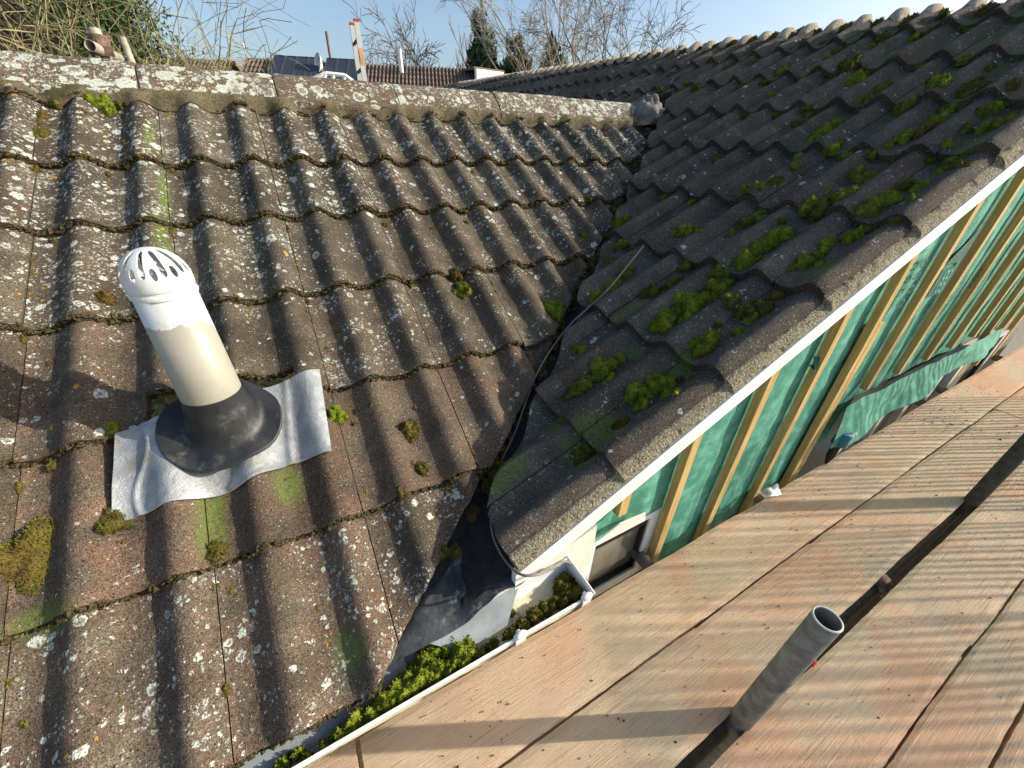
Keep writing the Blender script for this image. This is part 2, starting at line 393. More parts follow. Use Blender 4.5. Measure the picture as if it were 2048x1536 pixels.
def mk_farroof(name, c1, c2):
    n = NT(name, rough=.9, spec=.15)
    col = n.mix(n.ramp(n.noise(2.5, 4), .3, .7), c1, c2); n.base(col); return n.m
M['farroof'] = mk_farroof('brown tiled roof', (.115, .085, .068), (.185, .145, .115))
M['farroof2'] = mk_farroof('mossy tiled roof', (.12, .10, .065), (.17, .15, .09))
M['solar'] = flat('dark solar panel', (.030, .036, .050), .4, spec=.4, var=.15, scale=1)
M['solar_frame'] = flat('solar panel frame', (.05, .06, .075), .5)
def mk_bark(name, c1, c2, scale=9):
    n = NT(name, rough=.9, spec=.1); n.base(n.mix(n.ramp(n.noise(scale, 4, .7), .3, .7), c1, c2)); return n.m
M['bark_pale'] = mk_bark('pale lichened twigs', (.15, .135, .07), (.34, .31, .17))
M['bark'] = mk_bark('grey brown bark', (.115, .085, .062), (.20, .155, .115), 3)
M['bark_red'] = mk_bark('reddish brown twigs', (.10, .065, .05), (.19, .125, .10), 3)
M['birch'] = mk_bark('pale birch bark', (.28, .25, .20), (.46, .42, .34), 2)
def mk_leaf(name, c1, c2):
    n = NT(name, rough=.6, spec=.35); tone, _, _, _ = n.attr()
    n.base(n.mix(tone, c1, c2)); return n.m
M['ivy'] = mk_leaf('ivy leaves', (.018, .045, .012), (.085, .15, .035))
M['conifer'] = mk_leaf('conifer sprays', (.018, .045, .022), (.075, .125, .045))
M['hedge'] = mk_leaf('thicket twigs', (.060, .050, .026), (.10, .095, .04))

# ================================================================== ROOF A (slope towards the camera, left)
A_T = 0.5498; sA, cA = math.sin(A_T), math.cos(A_T)
A0 = np.array([.2505, 2.3339, .2621]); GA = .3155
NA = np.array([0, -sA, cA]); DA = np.array([0, -cA, -sA])
CA = [0, GA, 2 * GA + .0014, 3 * GA - .0332, 4 * GA - .0235, 5 * GA + .0005, 6 * GA + .0267]
CA.append(2.262)                             # eaves edge
HR = .0345                                    # roll height
def prof(u):                                 # crest at whole numbers
    p = (1 + np.cos(2 * np.pi * u)) / 2
    return HR * (p ** 1.42) - HR
def PA(u, s, h): 
    u, s, h = np.broadcast_arrays(u, s, h)
    return A0 + np.stack([u * .15, 0 * u, 0 * u], -1) + s[..., None] * DA + h[..., None] * NA
def sA_of_y(y): return (A0[1] - y) / cA
def valleyA(x): return .448 + .757 * x       # y of the cut line on roof A
def xB_cut(y): return np.where(np.asarray(y) < 2.27, (np.asarray(y) - .382) / .785, np.maximum(.255, 2.39 - (np.asarray(y) - 2.27) / .785))      # x of the cut line on roof B
roofA = MB(); crustA = MB(); houseAlgaeA = []
algaeA = [(at, r) for at, r in []]
def a_uv(px, py, o=0.0):                     # pixel -> point on roof A's crest plane
    d = ray(px, py); q = A0 + NA * o; return d * (NA @ q) / (NA @ d)
ALG_A = [(a_uv(418, 1010), .025, .10), (a_uv(420, 1060), .028, .06), (a_uv(325, 385), .014, .13), (a_uv(318, 460), .014, .07), (a_uv(325, 490), .014, .05),
         (a_uv(300, 270), .012, .10), (a_uv(575, 965), .03, .05), (a_uv(700, 1300), .03, .04), (a_uv(80, 1240), .05, .03)]
RED = {4: .30, 5: .62, 6: .50, 7: .4}
def tileA(k, c, nx=50, ny=34):
    u = np.linspace(2 * k + .315, 2 * k + 2.300, nx); x = A0[0] + u * .15
    r = random.Random(k * 31 + c * 7 + 3)
    s0 = max(CA[c] - .01, .185); s1 = CA[c + 1] + r.uniform(-.004, .004)
    skew = r.uniform(-.004, .004); lift = r.uniform(0, .003); side = r.uniform(-.0015, .002)
    sv = sA_of_y(valleyA(x) + .008 * math.sin(k * 5 + c) )
    send = np.full(nx, s1) + skew * np.linspace(-1, 1, nx)
    if c == 4: send = np.where((x > -.385) & (x < -.075), CA[5] - .085, send)       # cut back round the pipe
    if c == 5: pass
    send = np.minimum(send, sv); keep = send > s0 + .004
    if not keep.any(): return
    if not keep.all():
        i = np.where(keep)[0]; u = u[i[0]:i[-1] + 1]; x = x[i[0]:i[-1] + 1]; send = send[i[0]:i[-1] + 1]; nx = len(u)
        if nx < 3: return
    t = np.linspace(0, 1, ny)[:, None]
    S = s0 + (send - s0)[None, :] * t; U = np.broadcast_to(u, S.shape)
    X = A0[0] + U * .15
    fr = (S - CA[c]) / (CA[c + 1] - CA[c])
    S = S + np.where(t > .97, 1, 0) * vn(X * 90, c * 9.1 + k, 5) * .007
    H = prof(U) + .019 * fr + lift * fr + side * (U - 2 * k - 1.3) + vn(X * 22, S * 22, 1) * .0022 + vn(X * 70, S * 70, 2) * .0012
    H = H - np.where(t > .985, .0035, 0)                                                # rounded nose
    P = PA(U, S, H)
    tone = .5 + r.uniform(-.22, .22); rd = min(1, max(0, RED.get(c, .08) + r.uniform(-.25, .25)))
    if c in (4, 5) and x.mean() > .45: rd *= .25
    if c <= 2 and r.random() < .2: rd = .3
    de = {0: .62, 1: .60, 2: .50, 3: .44, 4: .34, 5: .14, 6: .34}.get(c, .6) + r.uniform(-.16, .15)
    if x.mean() < 0 and c <= 3: de += .05
    al = np.zeros(S.shape)
    for q, rx, ry in ALG_A:
        dd = P - q; al = np.maximum(al, np.clip(1.8 - 1.4 * np.sqrt((dd[..., 0] / rx) ** 2 + ((dd @ DA) / ry) ** 2), 0, 1))
    # joint line moss
    col = np.stack([np.full(S.shape, tone), np.full(S.shape, rd), np.full(S.shape, de), al], -1)
    roofA.grid(P, col)
    dk = col.copy(); dk[..., 2] = 0; dk[..., 0] = .25
    def strip(a, ca, depth, B=roofA): B.grid(np.stack([a, a - NA * depth]), np.stack([ca, ca]))
    strip(P[-1], dk[-1], .021); strip(P[:, 0][::-1], dk[:, 0][::-1], .014); strip(P[:, -1], dk[:, -1], .014)
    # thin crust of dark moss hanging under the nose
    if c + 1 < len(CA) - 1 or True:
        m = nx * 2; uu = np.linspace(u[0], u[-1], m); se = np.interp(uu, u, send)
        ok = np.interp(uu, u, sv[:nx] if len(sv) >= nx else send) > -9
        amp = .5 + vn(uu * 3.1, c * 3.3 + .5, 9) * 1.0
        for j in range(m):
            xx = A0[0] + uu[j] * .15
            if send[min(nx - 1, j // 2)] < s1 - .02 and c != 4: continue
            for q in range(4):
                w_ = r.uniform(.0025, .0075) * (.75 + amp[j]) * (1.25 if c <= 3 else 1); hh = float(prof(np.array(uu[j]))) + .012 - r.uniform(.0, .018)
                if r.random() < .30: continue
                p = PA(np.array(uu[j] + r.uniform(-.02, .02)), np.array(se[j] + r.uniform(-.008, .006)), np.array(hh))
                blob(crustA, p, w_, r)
def blob(mb, p, w_, r):
    v = np.array([(1, 0, 0), (-1, 0, 0), (0, 1, 0), (0, -1, 0), (0, 0, 1), (0, 0, -1)], float) * w_ * np.array([r.uniform(.6, 1.3), r.uniform(.6, 1.3), r.uniform(.5, 1.0)])
    a = r.uniform(0, 6.3); ca, sa = math.cos(a), math.sin(a); v = v @ np.array([[ca, -sa, 0], [sa, ca, 0], [0, 0, 1]])
    mb.add(v + p, [(0, 2, 4), (2, 1, 4), (1, 3, 4), (3, 0, 4), (2, 0, 5), (1, 2, 5), (3, 1, 5), (0, 3, 5)])
for c in range(0, 7):
    for k in range(-5, 8):
        tileA(k, c)
# ------------------------------------------------------------------ ROOF B (slope in shade, right)
B_T = .4655; sB, cB = math.sin(B_T), math.cos(B_T)
B0 = np.array([1.1632, 1.2406, -.317]); GB = .3526
NB = np.array([-sB, 0, cB]); DB = np.array([cB, 0, sB])      # DB goes UP the slope
def PB(v, t, h):                                            # v: roll number towards the verge (5 = verge roll), t: metres up the slope
    v, t, h = np.broadcast_arrays(v, t, h)
    return B0 + np.stack([0 * v, -v * .15, 0 * v], -1) + t[..., None] * DB + h[..., None] * NB
def b_uv(px, py, o=0.0):
    d = ray(px, py); q = B0 + NB * o; return d * (NB @ q) / (NB @ d)
CB = {k: k * GB for k in range(-2, 12)}; CB[1] -= .0063; CB[2] += .0066; CB[-3] = (.255 - B0[0]) / cB
def ridgeB_x(y): return 2.80 + .100 * y
ALG_B = [(b_uv(1365, 715), .03, .05), (b_uv(1255, 612), .02, .07), (b_uv(1215, 855), .05, .05), (b_uv(1160, 890), .06, .06), (b_uv(1640, 545), .03, .06),
         (b_uv(1270, 690), .03, .03), (b_uv(1105, 845), .03, .03), (b_uv(1950, 285), .03, .08), (b_uv(1640, 525), .02, .05), (b_uv(1000, 960), .03, .1), (b_uv(1180, 850), .03, .06)]
roofB = MB(); crustB = MB()
def profB(u): return prof(u) * 1.15
def tileB(k, c):
    # k: tile number, rolls 2k and 2k+1 ... towards the verge
    v0, v1 = 2 * k - .70 - .985, 2 * k - .70 + 1.0
    near = (B0[1] - v1 * .15) < 2.2
    nx, ny = (46, 26) if near else (20, 8)
    v1 = min(v1, 5.215)
    v = np.linspace(v0, v1, nx); y = B0[1] - v * .15
    r = random.Random(k * 17 + c * 5 + 1)
    t0 = CB[c] + r.uniform(-.005, .005); t1 = CB[c + 1] + .012
    ts = np.maximum(np.full(nx, t0) + r.uniform(-.004, .004) * np.linspace(-1, 1, nx), (xB_cut(y) - B0[0] + .010 * math.sin(c * 3 + k)) / cB)
    te = np.minimum(np.full(nx, t1), (ridgeB_x(y) - B0[0]) / cB)
    if c >= 2 and y.max() > 3.0: pass
    keep = te > ts + .004
    if not keep.any(): return
    i = np.where(keep)[0]; v = v[i[0]:i[-1] + 1]; y = y[i[0]:i[-1] + 1]; ts = ts[i[0]:i[-1] + 1]; te = te[i[0]:i[-1] + 1]; nx = len(v)
    if nx < 3: return
    q = np.linspace(0, 1, ny)[:, None]
    T = ts[None, :] + (te - ts)[None, :] * q; Vv = np.broadcast_to(v, T.shape)
    fr = 1 - (T - CB[c]) / (CB[c + 1] - CB[c])
    Y = B0[1] - Vv * .15
    H = profB(Vv) + (.024 + r.uniform(0, .004)) * fr + vn(Y * 22, T * 22, 3) * .0022 + vn(Y * 70, T * 70, 4) * .0012
    H = H - np.where(q < .01, .003, 0)
    P = PB(Vv, T, H)
    tone = .5 + r.uniform(-.2, .2); rd = max(0, .15 + r.uniform(-.2, .5)); de = .12 + r.uniform(-.04, .06)
    al = np.zeros(T.shape)
    for g, rx, ry in ALG_B:
        dd = P - g; al = np.maximum(al, .9 * np.clip(1.8 - 1.4 * np.sqrt((dd[..., 1] / rx) ** 2 + ((dd @ DB) / ry) ** 2), 0, 1))
    pan = np.clip((-prof(Vv) - .018) * 60, 0, 1) * np.clip((P[..., 0] - 1.6) * .5, 0, .55) * np.clip(1.6 - Y * .5, 0, 1)
    al = np.maximum(al, pan)
    col = np.stack([np.full(T.shape, tone), np.full(T.shape, rd), np.full(T.shape, de), al], -1)
    roofB.grid(P, col)
    dk = col.copy(); dk[..., 2] = 0; dk[..., 0] = .1
    def strip(a, ca, depth): roofB.grid(np.stack([a, a - NB * depth]), np.stack([ca, ca]))
    strip(P[0][::-1], dk[0][::-1], .026); strip(P[:, 0], dk[:, 0], .014); strip(P[:, -1][::-1], dk[:, -1][::-1], .014)
for c in range(-3, 9):
    for k in range(-30, 4):
        tileB(k, c)
bvA = roofA.bvh(); bvB = roofB.bvh()
def hit(px, py, which=None):
    d = Vector(ray(px, py)).normalized(); best = None
    for nm, b in (('A', bvA), ('B', bvB)):
        if which and nm != which: continue
        h = b.ray_cast(Vector((0, 0, 0)), d)
        if h[0] is not None and (best is None or h[3] < best[2]): best = (np.array(h[0]), nm, h[3])
    return best

# ================================================================== THE HOUSE
house = empty('house', (1.0, 2.2, GROUND), 'bungalow whose two lichened tile roofs meet in a valley above a green wrapped gable', 'house')
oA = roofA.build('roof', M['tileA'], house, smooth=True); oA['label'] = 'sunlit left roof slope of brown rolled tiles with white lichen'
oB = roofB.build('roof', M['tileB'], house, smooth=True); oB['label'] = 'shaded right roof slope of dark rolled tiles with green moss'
cr = crustA.build('moss_crust', M['crust'], house); cr['kind'] = 'stuff'
# deck under the tiles and the back slopes (hidden from here, real from elsewhere)
d_ = MB()
zrA = A0[2] - .6125 * (A0[1] - 2.2) - .02
d_.prism([(-2.5, 2.2, zrA - .03), (-2.5, 4.0, zrA - 1.13), (-2.5, 4.0, zrA - 1.19), (-2.5, 2.2, zrA - .09)], (4.6, 0, 0))
for (xa, xb, ya, yb) in [(-2.5, .0, .50, 2.2)]:
    pass
o = d_.build('rear_roof', M['tileA'], house)
# second slope of roof B beyond its ridge
d_ = MB()
yy = np.arange(.44, 9.3, .0125); v = (B0[1] - yy) / .15
xr = ridgeB_x(yy); zr = B0[2] + (xr - B0[0]) * sB / cB
rows = []
for q in np.linspace(0, 1, 6):
    rows.append(np.stack([xr + q * 2.9 * cB, yy, zr - q * 2.9 * sB + profB(v) * cB + .008], -1))
d_.grid(np.array(rows), None, flip=False)
o = d_.build('rear_roof', M['tileB'], house, smooth=True)
# sunlit roll ends along roof B's ridge: short half-round caps, one per roll
r = random.Random(5)
for i in range(int((9.2 - .44) / .15)):
    y = B0[1] + .15 * (i - 5)
    if y < .45: continue
    d_ = MB(); x = ridgeB_x(y); z = B0[2] + (x - B0[0]) * sB / cB
    rr = r.uniform(.027, .033); L = r.uniform(.085, .12); b_ = np.array([x, y + r.uniform(-.008, .008), z - .010 + r.uniform(-.003, .005)])
    pts = [b_ - DB * L * .9 - NB * .012, b_ - DB * L * .5 + NB * .0, b_ - DB * L * .1 + NB * .004, b_ + np.array([.025, 0, .006]), b_ + np.array([.05, 0, -.006]), b_ + np.array([.062, 0, -.02])]
    d_.tube(pts, [rr * .75, rr * .97, rr, rr * .98, rr * .8, rr * .3], 12, c=(.9, 0, .45, 0))
    d_.build('ridge_cap', M['cap_lit'], house, smooth=True)
# lump moss between them handled with the other moss below

# ---- ridge tiles of roof A
RY = 2.19; RZ = .2095
JX = [-1.72, -1.26, -.795, -.335, .088, .562, 1.06, 1.52, 2.06]
def ridge_prof(n=26):
    out = []
    for a in np.linspace(-1, 1, n):
        ax = abs(a)
        y = .125 * a; z = -.095 * (ax ** 1.55)
        out.append((y, z))
    return np.array(out)
rp = ridge_prof()
for i in range(len(JX) - 1):
    r = random.Random(i + 40); m = MB()
    n = 60; xs = np.linspace(JX[i] + .002, JX[i + 1] - .002, n)
    dz = r.uniform(-.003, .003); dy = r.uniform(-.003, .003); sc = 1 + r.uniform(-.02, .02)
    P = np.zeros((n, len(rp), 3)); P[..., 0] = xs[:, None]
    nz = vn(xs[:, None] * 30, rp[None, :, 0] * 60 + i, 6) * .003 + vn(xs[:, None] * 90, rp[None, :, 0] * 120, 7) * .0015
    ed = np.exp(-((xs - xs[0]) / .004) ** 2) + np.exp(-((xs[-1] - xs) / .004) ** 2)
    P[..., 1] = RY + dy + rp[None, :, 0] * sc * (1 - .0 * ed[:, None]); P[..., 2] = RZ + dz + rp[None, :, 1] * sc + nz - .003 * ed[:, None]
    de = {0: .66, 1: .72, 2: .70, 3: .64, 4: .38, 5: .55, 6: .58, 7: .74}[i]
    g = np.zeros((n, len(rp), 4)); g[..., 0] = .5 + r.uniform(-.1, .1); g[..., 1] = .35; g[..., 2] = de + .07
    m.grid(P, g, flip=False)
    for q in (0, -1):
        e = P[q]; g0 = g[q].copy(); g0[:, 2] = 0; g0[:, 0] = .2
        e2 = e - np.array([0, 0, .018]); m.grid(np.stack([e, e2] if q else [e2, e]), np.stack([g0, g0]))
    for q in (0, -1):
        e = P[:, q]; g0 = g[:, q]; e2 = e - np.array([0, -.004 if q == 0 else .004, .018]); m.grid(np.stack([e, e2]), np.stack([g0, g0]), flip=(q == -1))
    m.build('ridge_tile', M['ridge'], house, smooth=True)
# bedding mortar under the ridge tiles, following the rolls
m = MB(); xs = np.arange(-1.8, 2.10, .006)
us = (xs - A0[0]) / .15
ph = prof(us)
rows = []
yt = RY - .118; zt = RZ - .095
for q in np.linspace(0, 1, 9):
    sEnd = CA[1] + .012 + vn(xs * 25, 0 * xs, 3) * .014
    lo = PA(us, sEnd, ph + .004)
    hi = np.stack([xs, 0 * xs + yt, 0 * xs + zt + .012], -1)
    p = hi * (1 - q) + lo * q + NA * (.010 * math.sin(math.pi * q) + vn(xs * 60, 0 * xs + q * 9, 8) * .005)[:, None]
    rows.append(p)
m.grid(np.array(rows)); m.build('ridge_mortar', M['mortar2'], house, smooth=True)
# mortar lump where ridge A dies into roof B
m = MB(); r = random.Random(3)
for i in range(1):
    th = np.linspace(0, 2 * np.pi, 40); ps = np.linspace(0, np.pi / 2, 14)
    TH, PS = np.meshgrid(th, ps)
    cx, cy, cz = 2.07, 2.14, .105
    R = 1 + vn(TH * 2.5, PS * 4, 3) * .35 + vn(TH * 7, PS * 9, 4) * .14; R[:, -1] = R[:, 0]
    P = np.stack([cx + .13 * np.cos(TH) * np.cos(PS) * R, cy + .15 * np.sin(TH) * np.cos(PS) * R, cz + .125 * np.sin(PS) * R - .05 * np.cos(TH) * -1 * .3], -1)
    m.grid(P)
c3 = flat('grey mortar fillet', (.17, .16, .14), .9, var=.35, scale=45, bump=.9, bs=120)
m.build('mortar_fillet', c3, house, smooth=True)

# ---- valley lining: a bent lead trough following the cut lines, wide at the foot
m = MB(); n = 60
P = []
for i in range(n):
    q = i / (n - 1); x = -.06 + q * 2.1; y = .437 + .80 * x
    zc = B0[2] + (x - B0[0]) * sB / cB - .062
    row = []
    for a in np.linspace(-1, 1, 13):
        wd = .20
        px = x + a * wd * .62; py = y - a * wd * .78
        if a < 0: z = A0[2] - (A0[1] - py) * sA / cA - .060
        else: z = B0[2] + (px - B0[0]) * sB / cB - .060
        row.append((px, py, max(z, zc - .004) + vn(px * 14, py * 14, 2) * .006))
    P.append(row)
P = np.array(P); ok = P
keep = P[:, :, 1] > .40
P[..., 1] = np.maximum(P[..., 1], .452)
m.grid(P, flip=True); m.build('valley_lining', M['valley_dark'], house, smooth=True)
# lead apron at the foot of the valley with a crumpled lower edge
def quadpatch(c00, c10, c11, c01, nu, nv, fn):
    a = np.linspace(0, 1, nu)[:, None, None]; b = np.linspace(0, 1, nv)[None, :, None]
    c00, c10, c11, c01 = [np.array(c, float) for c in (c00, c10, c11, c01)]
    P = (c00 * (1 - a) + c10 * a) * (1 - b) + (c01 * (1 - a) + c11 * a) * b
    return fn(P, a[..., 0], b[..., 0])
m = MB()
def crump(P, a, b):
    P = P.copy(); P[..., 2] += vn(P[..., 0] * 16, P[..., 1] * 16, 12) * .012 + vn(P[..., 0] * 50, P[..., 1] * 50, 13) * .003
    P[..., 1] += b * vn(P[..., 0] * 22, 0 * P[..., 0], 14) * .018
    return P
TL = at_z(905, 1060, -.865); TR = at_z(995, 1085, -.845); BR = at_z(1052, 1160, -.862); BL = at_z(775, 1345, -.918); MLT = at_z(860, 1150, -.90)
m.grid(quadpatch(MLT, at_z(985, 1045, -.845), BR, BL, 40, 24, crump), flip=False)
m.build('valley_apron', M['valley'], house, smooth=True)
# grey felt tray dropping into the gutter
m = MB()
def tray(P, a, b):
    P = P.copy(); P[..., 2] -= (b ** 2) * .022; P[..., 2] += vn(P[..., 0] * 9, P[..., 1] * 12, 15) * .006; return P
m.grid(quadpatch(at_z(845, 1285, -.915), at_z(1040, 1165, -.890), at_z(1015, 1240, -.935), at_z(925, 1300, -.945), 30, 14, tray))
m.grid(quadpatch((-1.2, .47, -.955), (.0, .47, -.955), (.0, .395, -.962), (-1.2, .395, -.962), 40, 10, tray))
m.build('felt_tray', M['felt'], house, smooth=True)

# ---- walls
m = MB(); m.box((-2.4, .56, GROUND), (.43, .80, -1.0)); m.build('wall', M['brick'], house)
m = MB()
wz = lambda x: B0[2] + (min(x, 5.35 - x + .0) - B0[0]) * sB / cB - .09
xs_ = [.43, 2.84, 5.30]
m.prism([(.43, .60, GROUND), (5.3, .60, GROUND), (5.3, .60, -.85), (2.84, .60, .43), (.43, .60, -.79)], (0, .2, 0))
m.build('gable_wall', M['block'], house)
# membrane on the gable, pillowed between battens
BX = [.70, .960, 1.262, 1.580, 1.872, 2.19, 2.51, 2.832, 3.152, 3.48, 3.80, 4.12, 4.44]      # batten centres
m = MB(); xs = np.arange(.45, 4.62, .010); zs = np.linspace(0, 1, 90)
X, Q = np.meshgrid(xs, zs)
top = np.where(X < 2.84, B0[2] + (X - B0[0]) * sB / cB - .085, B0[2] + (2.84 - B0[0]) * sB / cB - .085 - (X - 2.84) * sB / cB)
bot = np.where(X < 2.02, -1.75, np.where(X < 2.22, -1.25, -1.0))
bot = np.where(X < .965, np.interp(X, [.45, .49, .61, .80, .90, .964], [-1.17, -1.16, -1.15, -1.10, -1.09, -1.16]), bot)
Z = top * (1 - Q) + bot * Q
dist = np.min(np.abs(X[..., None] - np.array(BX)[None, None, :]), -1)
pil = .014 * np.clip(dist / .15, 0, 1) * (1 + vn(X * 3, Z * 5, 21) * 1.3) + vn(X * 12, Z * 16, 22) * .005 * np.clip(dist / .05, 0, 1)
Y = .568 - pil
m.grid(np.stack([X, Y, Z], -1), flip=True); m.build('membrane', M['membrane'], house, smooth=True)
# loose strip of membrane hanging below the battens
m = MB(); n = 70
a = np.linspace(0, 1, n)[:, None]; b = np.linspace(0, 1, 12)[None, :]
X = 1.96 + a * 1.95 + 0 * b; 
Z = -.955 - b * (.15 + .035 * np.sin(a * 5 + .5) + .05 * (1 - a)) + vn(X * 7, b * 2 + 0 * X, 23) * .012
Y = .505 - b * .03 * (1 + np.sin(a * 17) * .6) + vn(X * 9, b * 3, 24) * .012
m.grid(np.stack([X, Y, Z], -1), flip=True)
m.build('loose_membrane', M['membrane'], house, smooth=True)
# tear flaps
m = MB()
for (px, py, w1, h1) in [(1628, 712, .035, .055), (1618, 730, .05, .02)]:
    p = at_y(px, py, .553)
    m.add([p, p + (w1, -.015, -.01), p + (w1 * .3, -.02, -h1)], [(0, 1, 2)]); m.add([p + (0, .002, 0), p + (w1, -.013, -.01), p + (w1 * .3, -.018, -h1)], [(2, 1, 0)])
m.build('membrane_tear', M['ink'], house)
# battens
botz = [-.975, -1.75, -1.75, -1.75, -1.75, -.945, -.945, -.945, -.945, -.945, -1.3, -1.3, -1.3]
for i, x in enumerate(BX):
    m = MB(); r = random.Random(i); lean = r.uniform(-.006, .006)
    zt_ = (B0[2] + (min(x, 5.68 - x) - B0[0]) * sB / cB - .10)
    def bt(x, z0, z1, y0=.529, y1=.556, hw=.018):
        n = 14; zz = np.linspace(z0, z1, n)
        off = vn(zz * 3, 0 * zz + i, 25) * .003
        for j in range(n - 1):
            pass
        V = []
        for j in range(n):
            for (dx, y) in ((-hw, y0), (hw, y0), (hw, y1), (-hw, y1)): V.append((x + dx + off[j] + lean * (j / n - .5), y, zz[j]))
        F = [[j * 4 + k, j * 4 + (k + 1) % 4, (j + 1) * 4 + (k + 1) % 4, (j + 1) * 4 + k] for j in range(n - 1) for k in range(4)] + [[3, 2, 1, 0], [4 * n - 4, 4 * n - 3, 4 * n - 2, 4 * n - 1]]
        m.add(V, F)
    bt(x, botz[i], zt_)
    if i == 4: bt(x + .041, -1.75, -.56)
    m.build('batten', M['batten'], house)
# white bargeboard under the verge + cream box end + soffit
def zb_at(x): return B0[2] + (x - B0[0]) * sB / cB
m = MB(); x0, x1 = .262, 2.84
m.prism([(x0, .43, zb_at(x0) - .052), (x1, .43, zb_at(x1) - .052), (x1, .43, zb_at(x1) - .108), (x0, .43, zb_at(x0) - .108)], (0, .018, 0))
m.prism([(x1, .43, zb_at(x1) - .052), (x1 + 2.7, .43, zb_at(x1) - .052 - 2.7 * sB / cB), (x1 + 2.7, .43, zb_at(x1) - .108 - 2.7 * sB / cB), (x1, .43, zb_at(x1) - .108)], (0, .018, 0))
m.prism([(x0 + .15, .448, zb_at(x0 + .15) - .098), (x1, .448, zb_at(x1) - .098), (x1, .448, zb_at(x1) - .106), (x0 + .15, .448, zb_at(x0 + .15) - .106)], (0, .115, 0))
m.build('bargeboard', M['white_board'], house)
m = MB()
pl = [at_y(*q, .4305) for q in [(1046, 1152), (1190, 1060), (1188, 1085), (1178, 1128), (1140, 1150), (1075, 1188), (1010, 1186)]]
pl = [(p[0], .470, p[2]) for p in [at_y(*q, .470) for q in [(1040, 1158), (1194, 1052), (1190, 1080), (1179, 1128), (1128, 1160), (1060, 1200), (1000, 1215)]]]
m.prism(pl, (0, .018, 0)); m.build('soffit_box', M['cream'], house)
# fascia behind the gutter
m = MB(); m.box((-2.3, .468, -1.16), (.33, .486, -.955)); m.build('fascia', M['white_board'], house)
# verge mortar and verge tile edge
m = MB(); tt = np.arange((.250 - B0[0]) / cB, (2.84 - B0[0]) / cB, .006)
rows = []
stp = np.zeros_like(tt)
for k in range(-3, 7):
    a0 = CB[k]; a1 = CB[k + 1]; mk = (tt >= a0) & (tt < a1); stp[mk] = .016 * (1 - (tt[mk] - a0) / (a1 - a0))
prf = [(.4605, -.0245, 1), (.454, -.0265, 1), (.448, -.031, 1), (.442, -.036, .9), (.4365, -.042, .7), (.4335, -.049, .3), (.4330, -.058, 0)]
for (y, h, s_) in prf:
    nz_ = vn(tt * 35, 0 * tt + y * 300, 31) * .006 + vn(tt * 110, 0 * tt + y * 300, 32) * .003
    vv = (B0[1] - y - nz_ * .8 * (1 if h > -.05 else .2)) / .15
    rows.append(PB(vv, tt, h + stp * s_ + nz_ * .5 * (1 if h < -.01 else .2)))
m.grid(np.array(rows), flip=False); m.build('verge_mortar', M['mortar'], house, smooth=False)

# ---- gutter full of moss
gut = MB(); n = 30
gc = (.413, -.942)
gp = [(gc[0] - .0485 * math.cos(a_), gc[1] - .052 * math.sin(a_)) for a_ in np.linspace(0, math.pi, 22)] + [(.4615, -.925), (.465, -.925)] + [(gc[0] + .0515 * math.cos(a_), gc[1] - .055 * math.sin(a_)) for a_ in np.linspace(0, math.pi, 22)] + [(.3595, -.936), (.3635, -.934), (.3645, -.942)]
xs = np.linspace(-1.9, .437, 24)
P = np.array([[(x, y, z) for (y, z) in gp] for x in xs]); gut.grid(P)
gobj = gut.build('gutter', M['upvc'], house)
m = MB(); n = len(gp)
se = [(.437, gc[0] - .054 * math.cos(a_), gc[1] - .058 * math.sin(a_)) for a_ in np.linspace(0, math.pi, 20)] + [(.437, .467, -.926), (.437, .359, -.926)]
m.prism(se[::-1], (.0035, 0, 0)); m.tube([(.4425, .356, -.926), (.4425, .469, -.926)], .0035, 8); m.build('stop_end', M['upvc'], gobj)
for x in (-.95, .238, .422):
    m = MB(); cl = [(x + dx_, gc[0] - .058 * math.cos(a_), gc[1] - .062 * math.sin(a_)) for a_ in np.linspace(-.25, 2.6, 16) for dx_ in (-.013, .013)]
    G_ = np.array(cl).reshape(16, 2, 3); m.grid(G_, flip=False); G2 = G_.copy(); G2[..., 1] = gc[0] + (G_[..., 1] - gc[0]) * .93; m.grid(G2, flip=True)
    m.tube([(x - .014, .3600, -.929), (x - .007, .3595, -.925), (x + .007, .3595, -.925), (x + .014, .3600, -.929)], [.005, .0078, .0078, .005], 12)
    m.tube([(x, .3600, -.928), (x, .372, -.930)], [.008, .005], 10)
    br = m.build('bracket', M['upvc'], gobj, smooth=True)
m = MB(); yy_ = np.linspace(.365, .462, 8); xs = np.linspace(-1.9, .434, 120)
X, Y = np.meshgrid(xs, yy_)
m.grid(np.stack([X, Y, -.985 + .02 * ((Y - .41) / .05) ** 2 + vn(X * 20, Y * 30, 41) * .012], -1)); m.build('silt', M['upvc_dirty'], gobj, smooth=True)

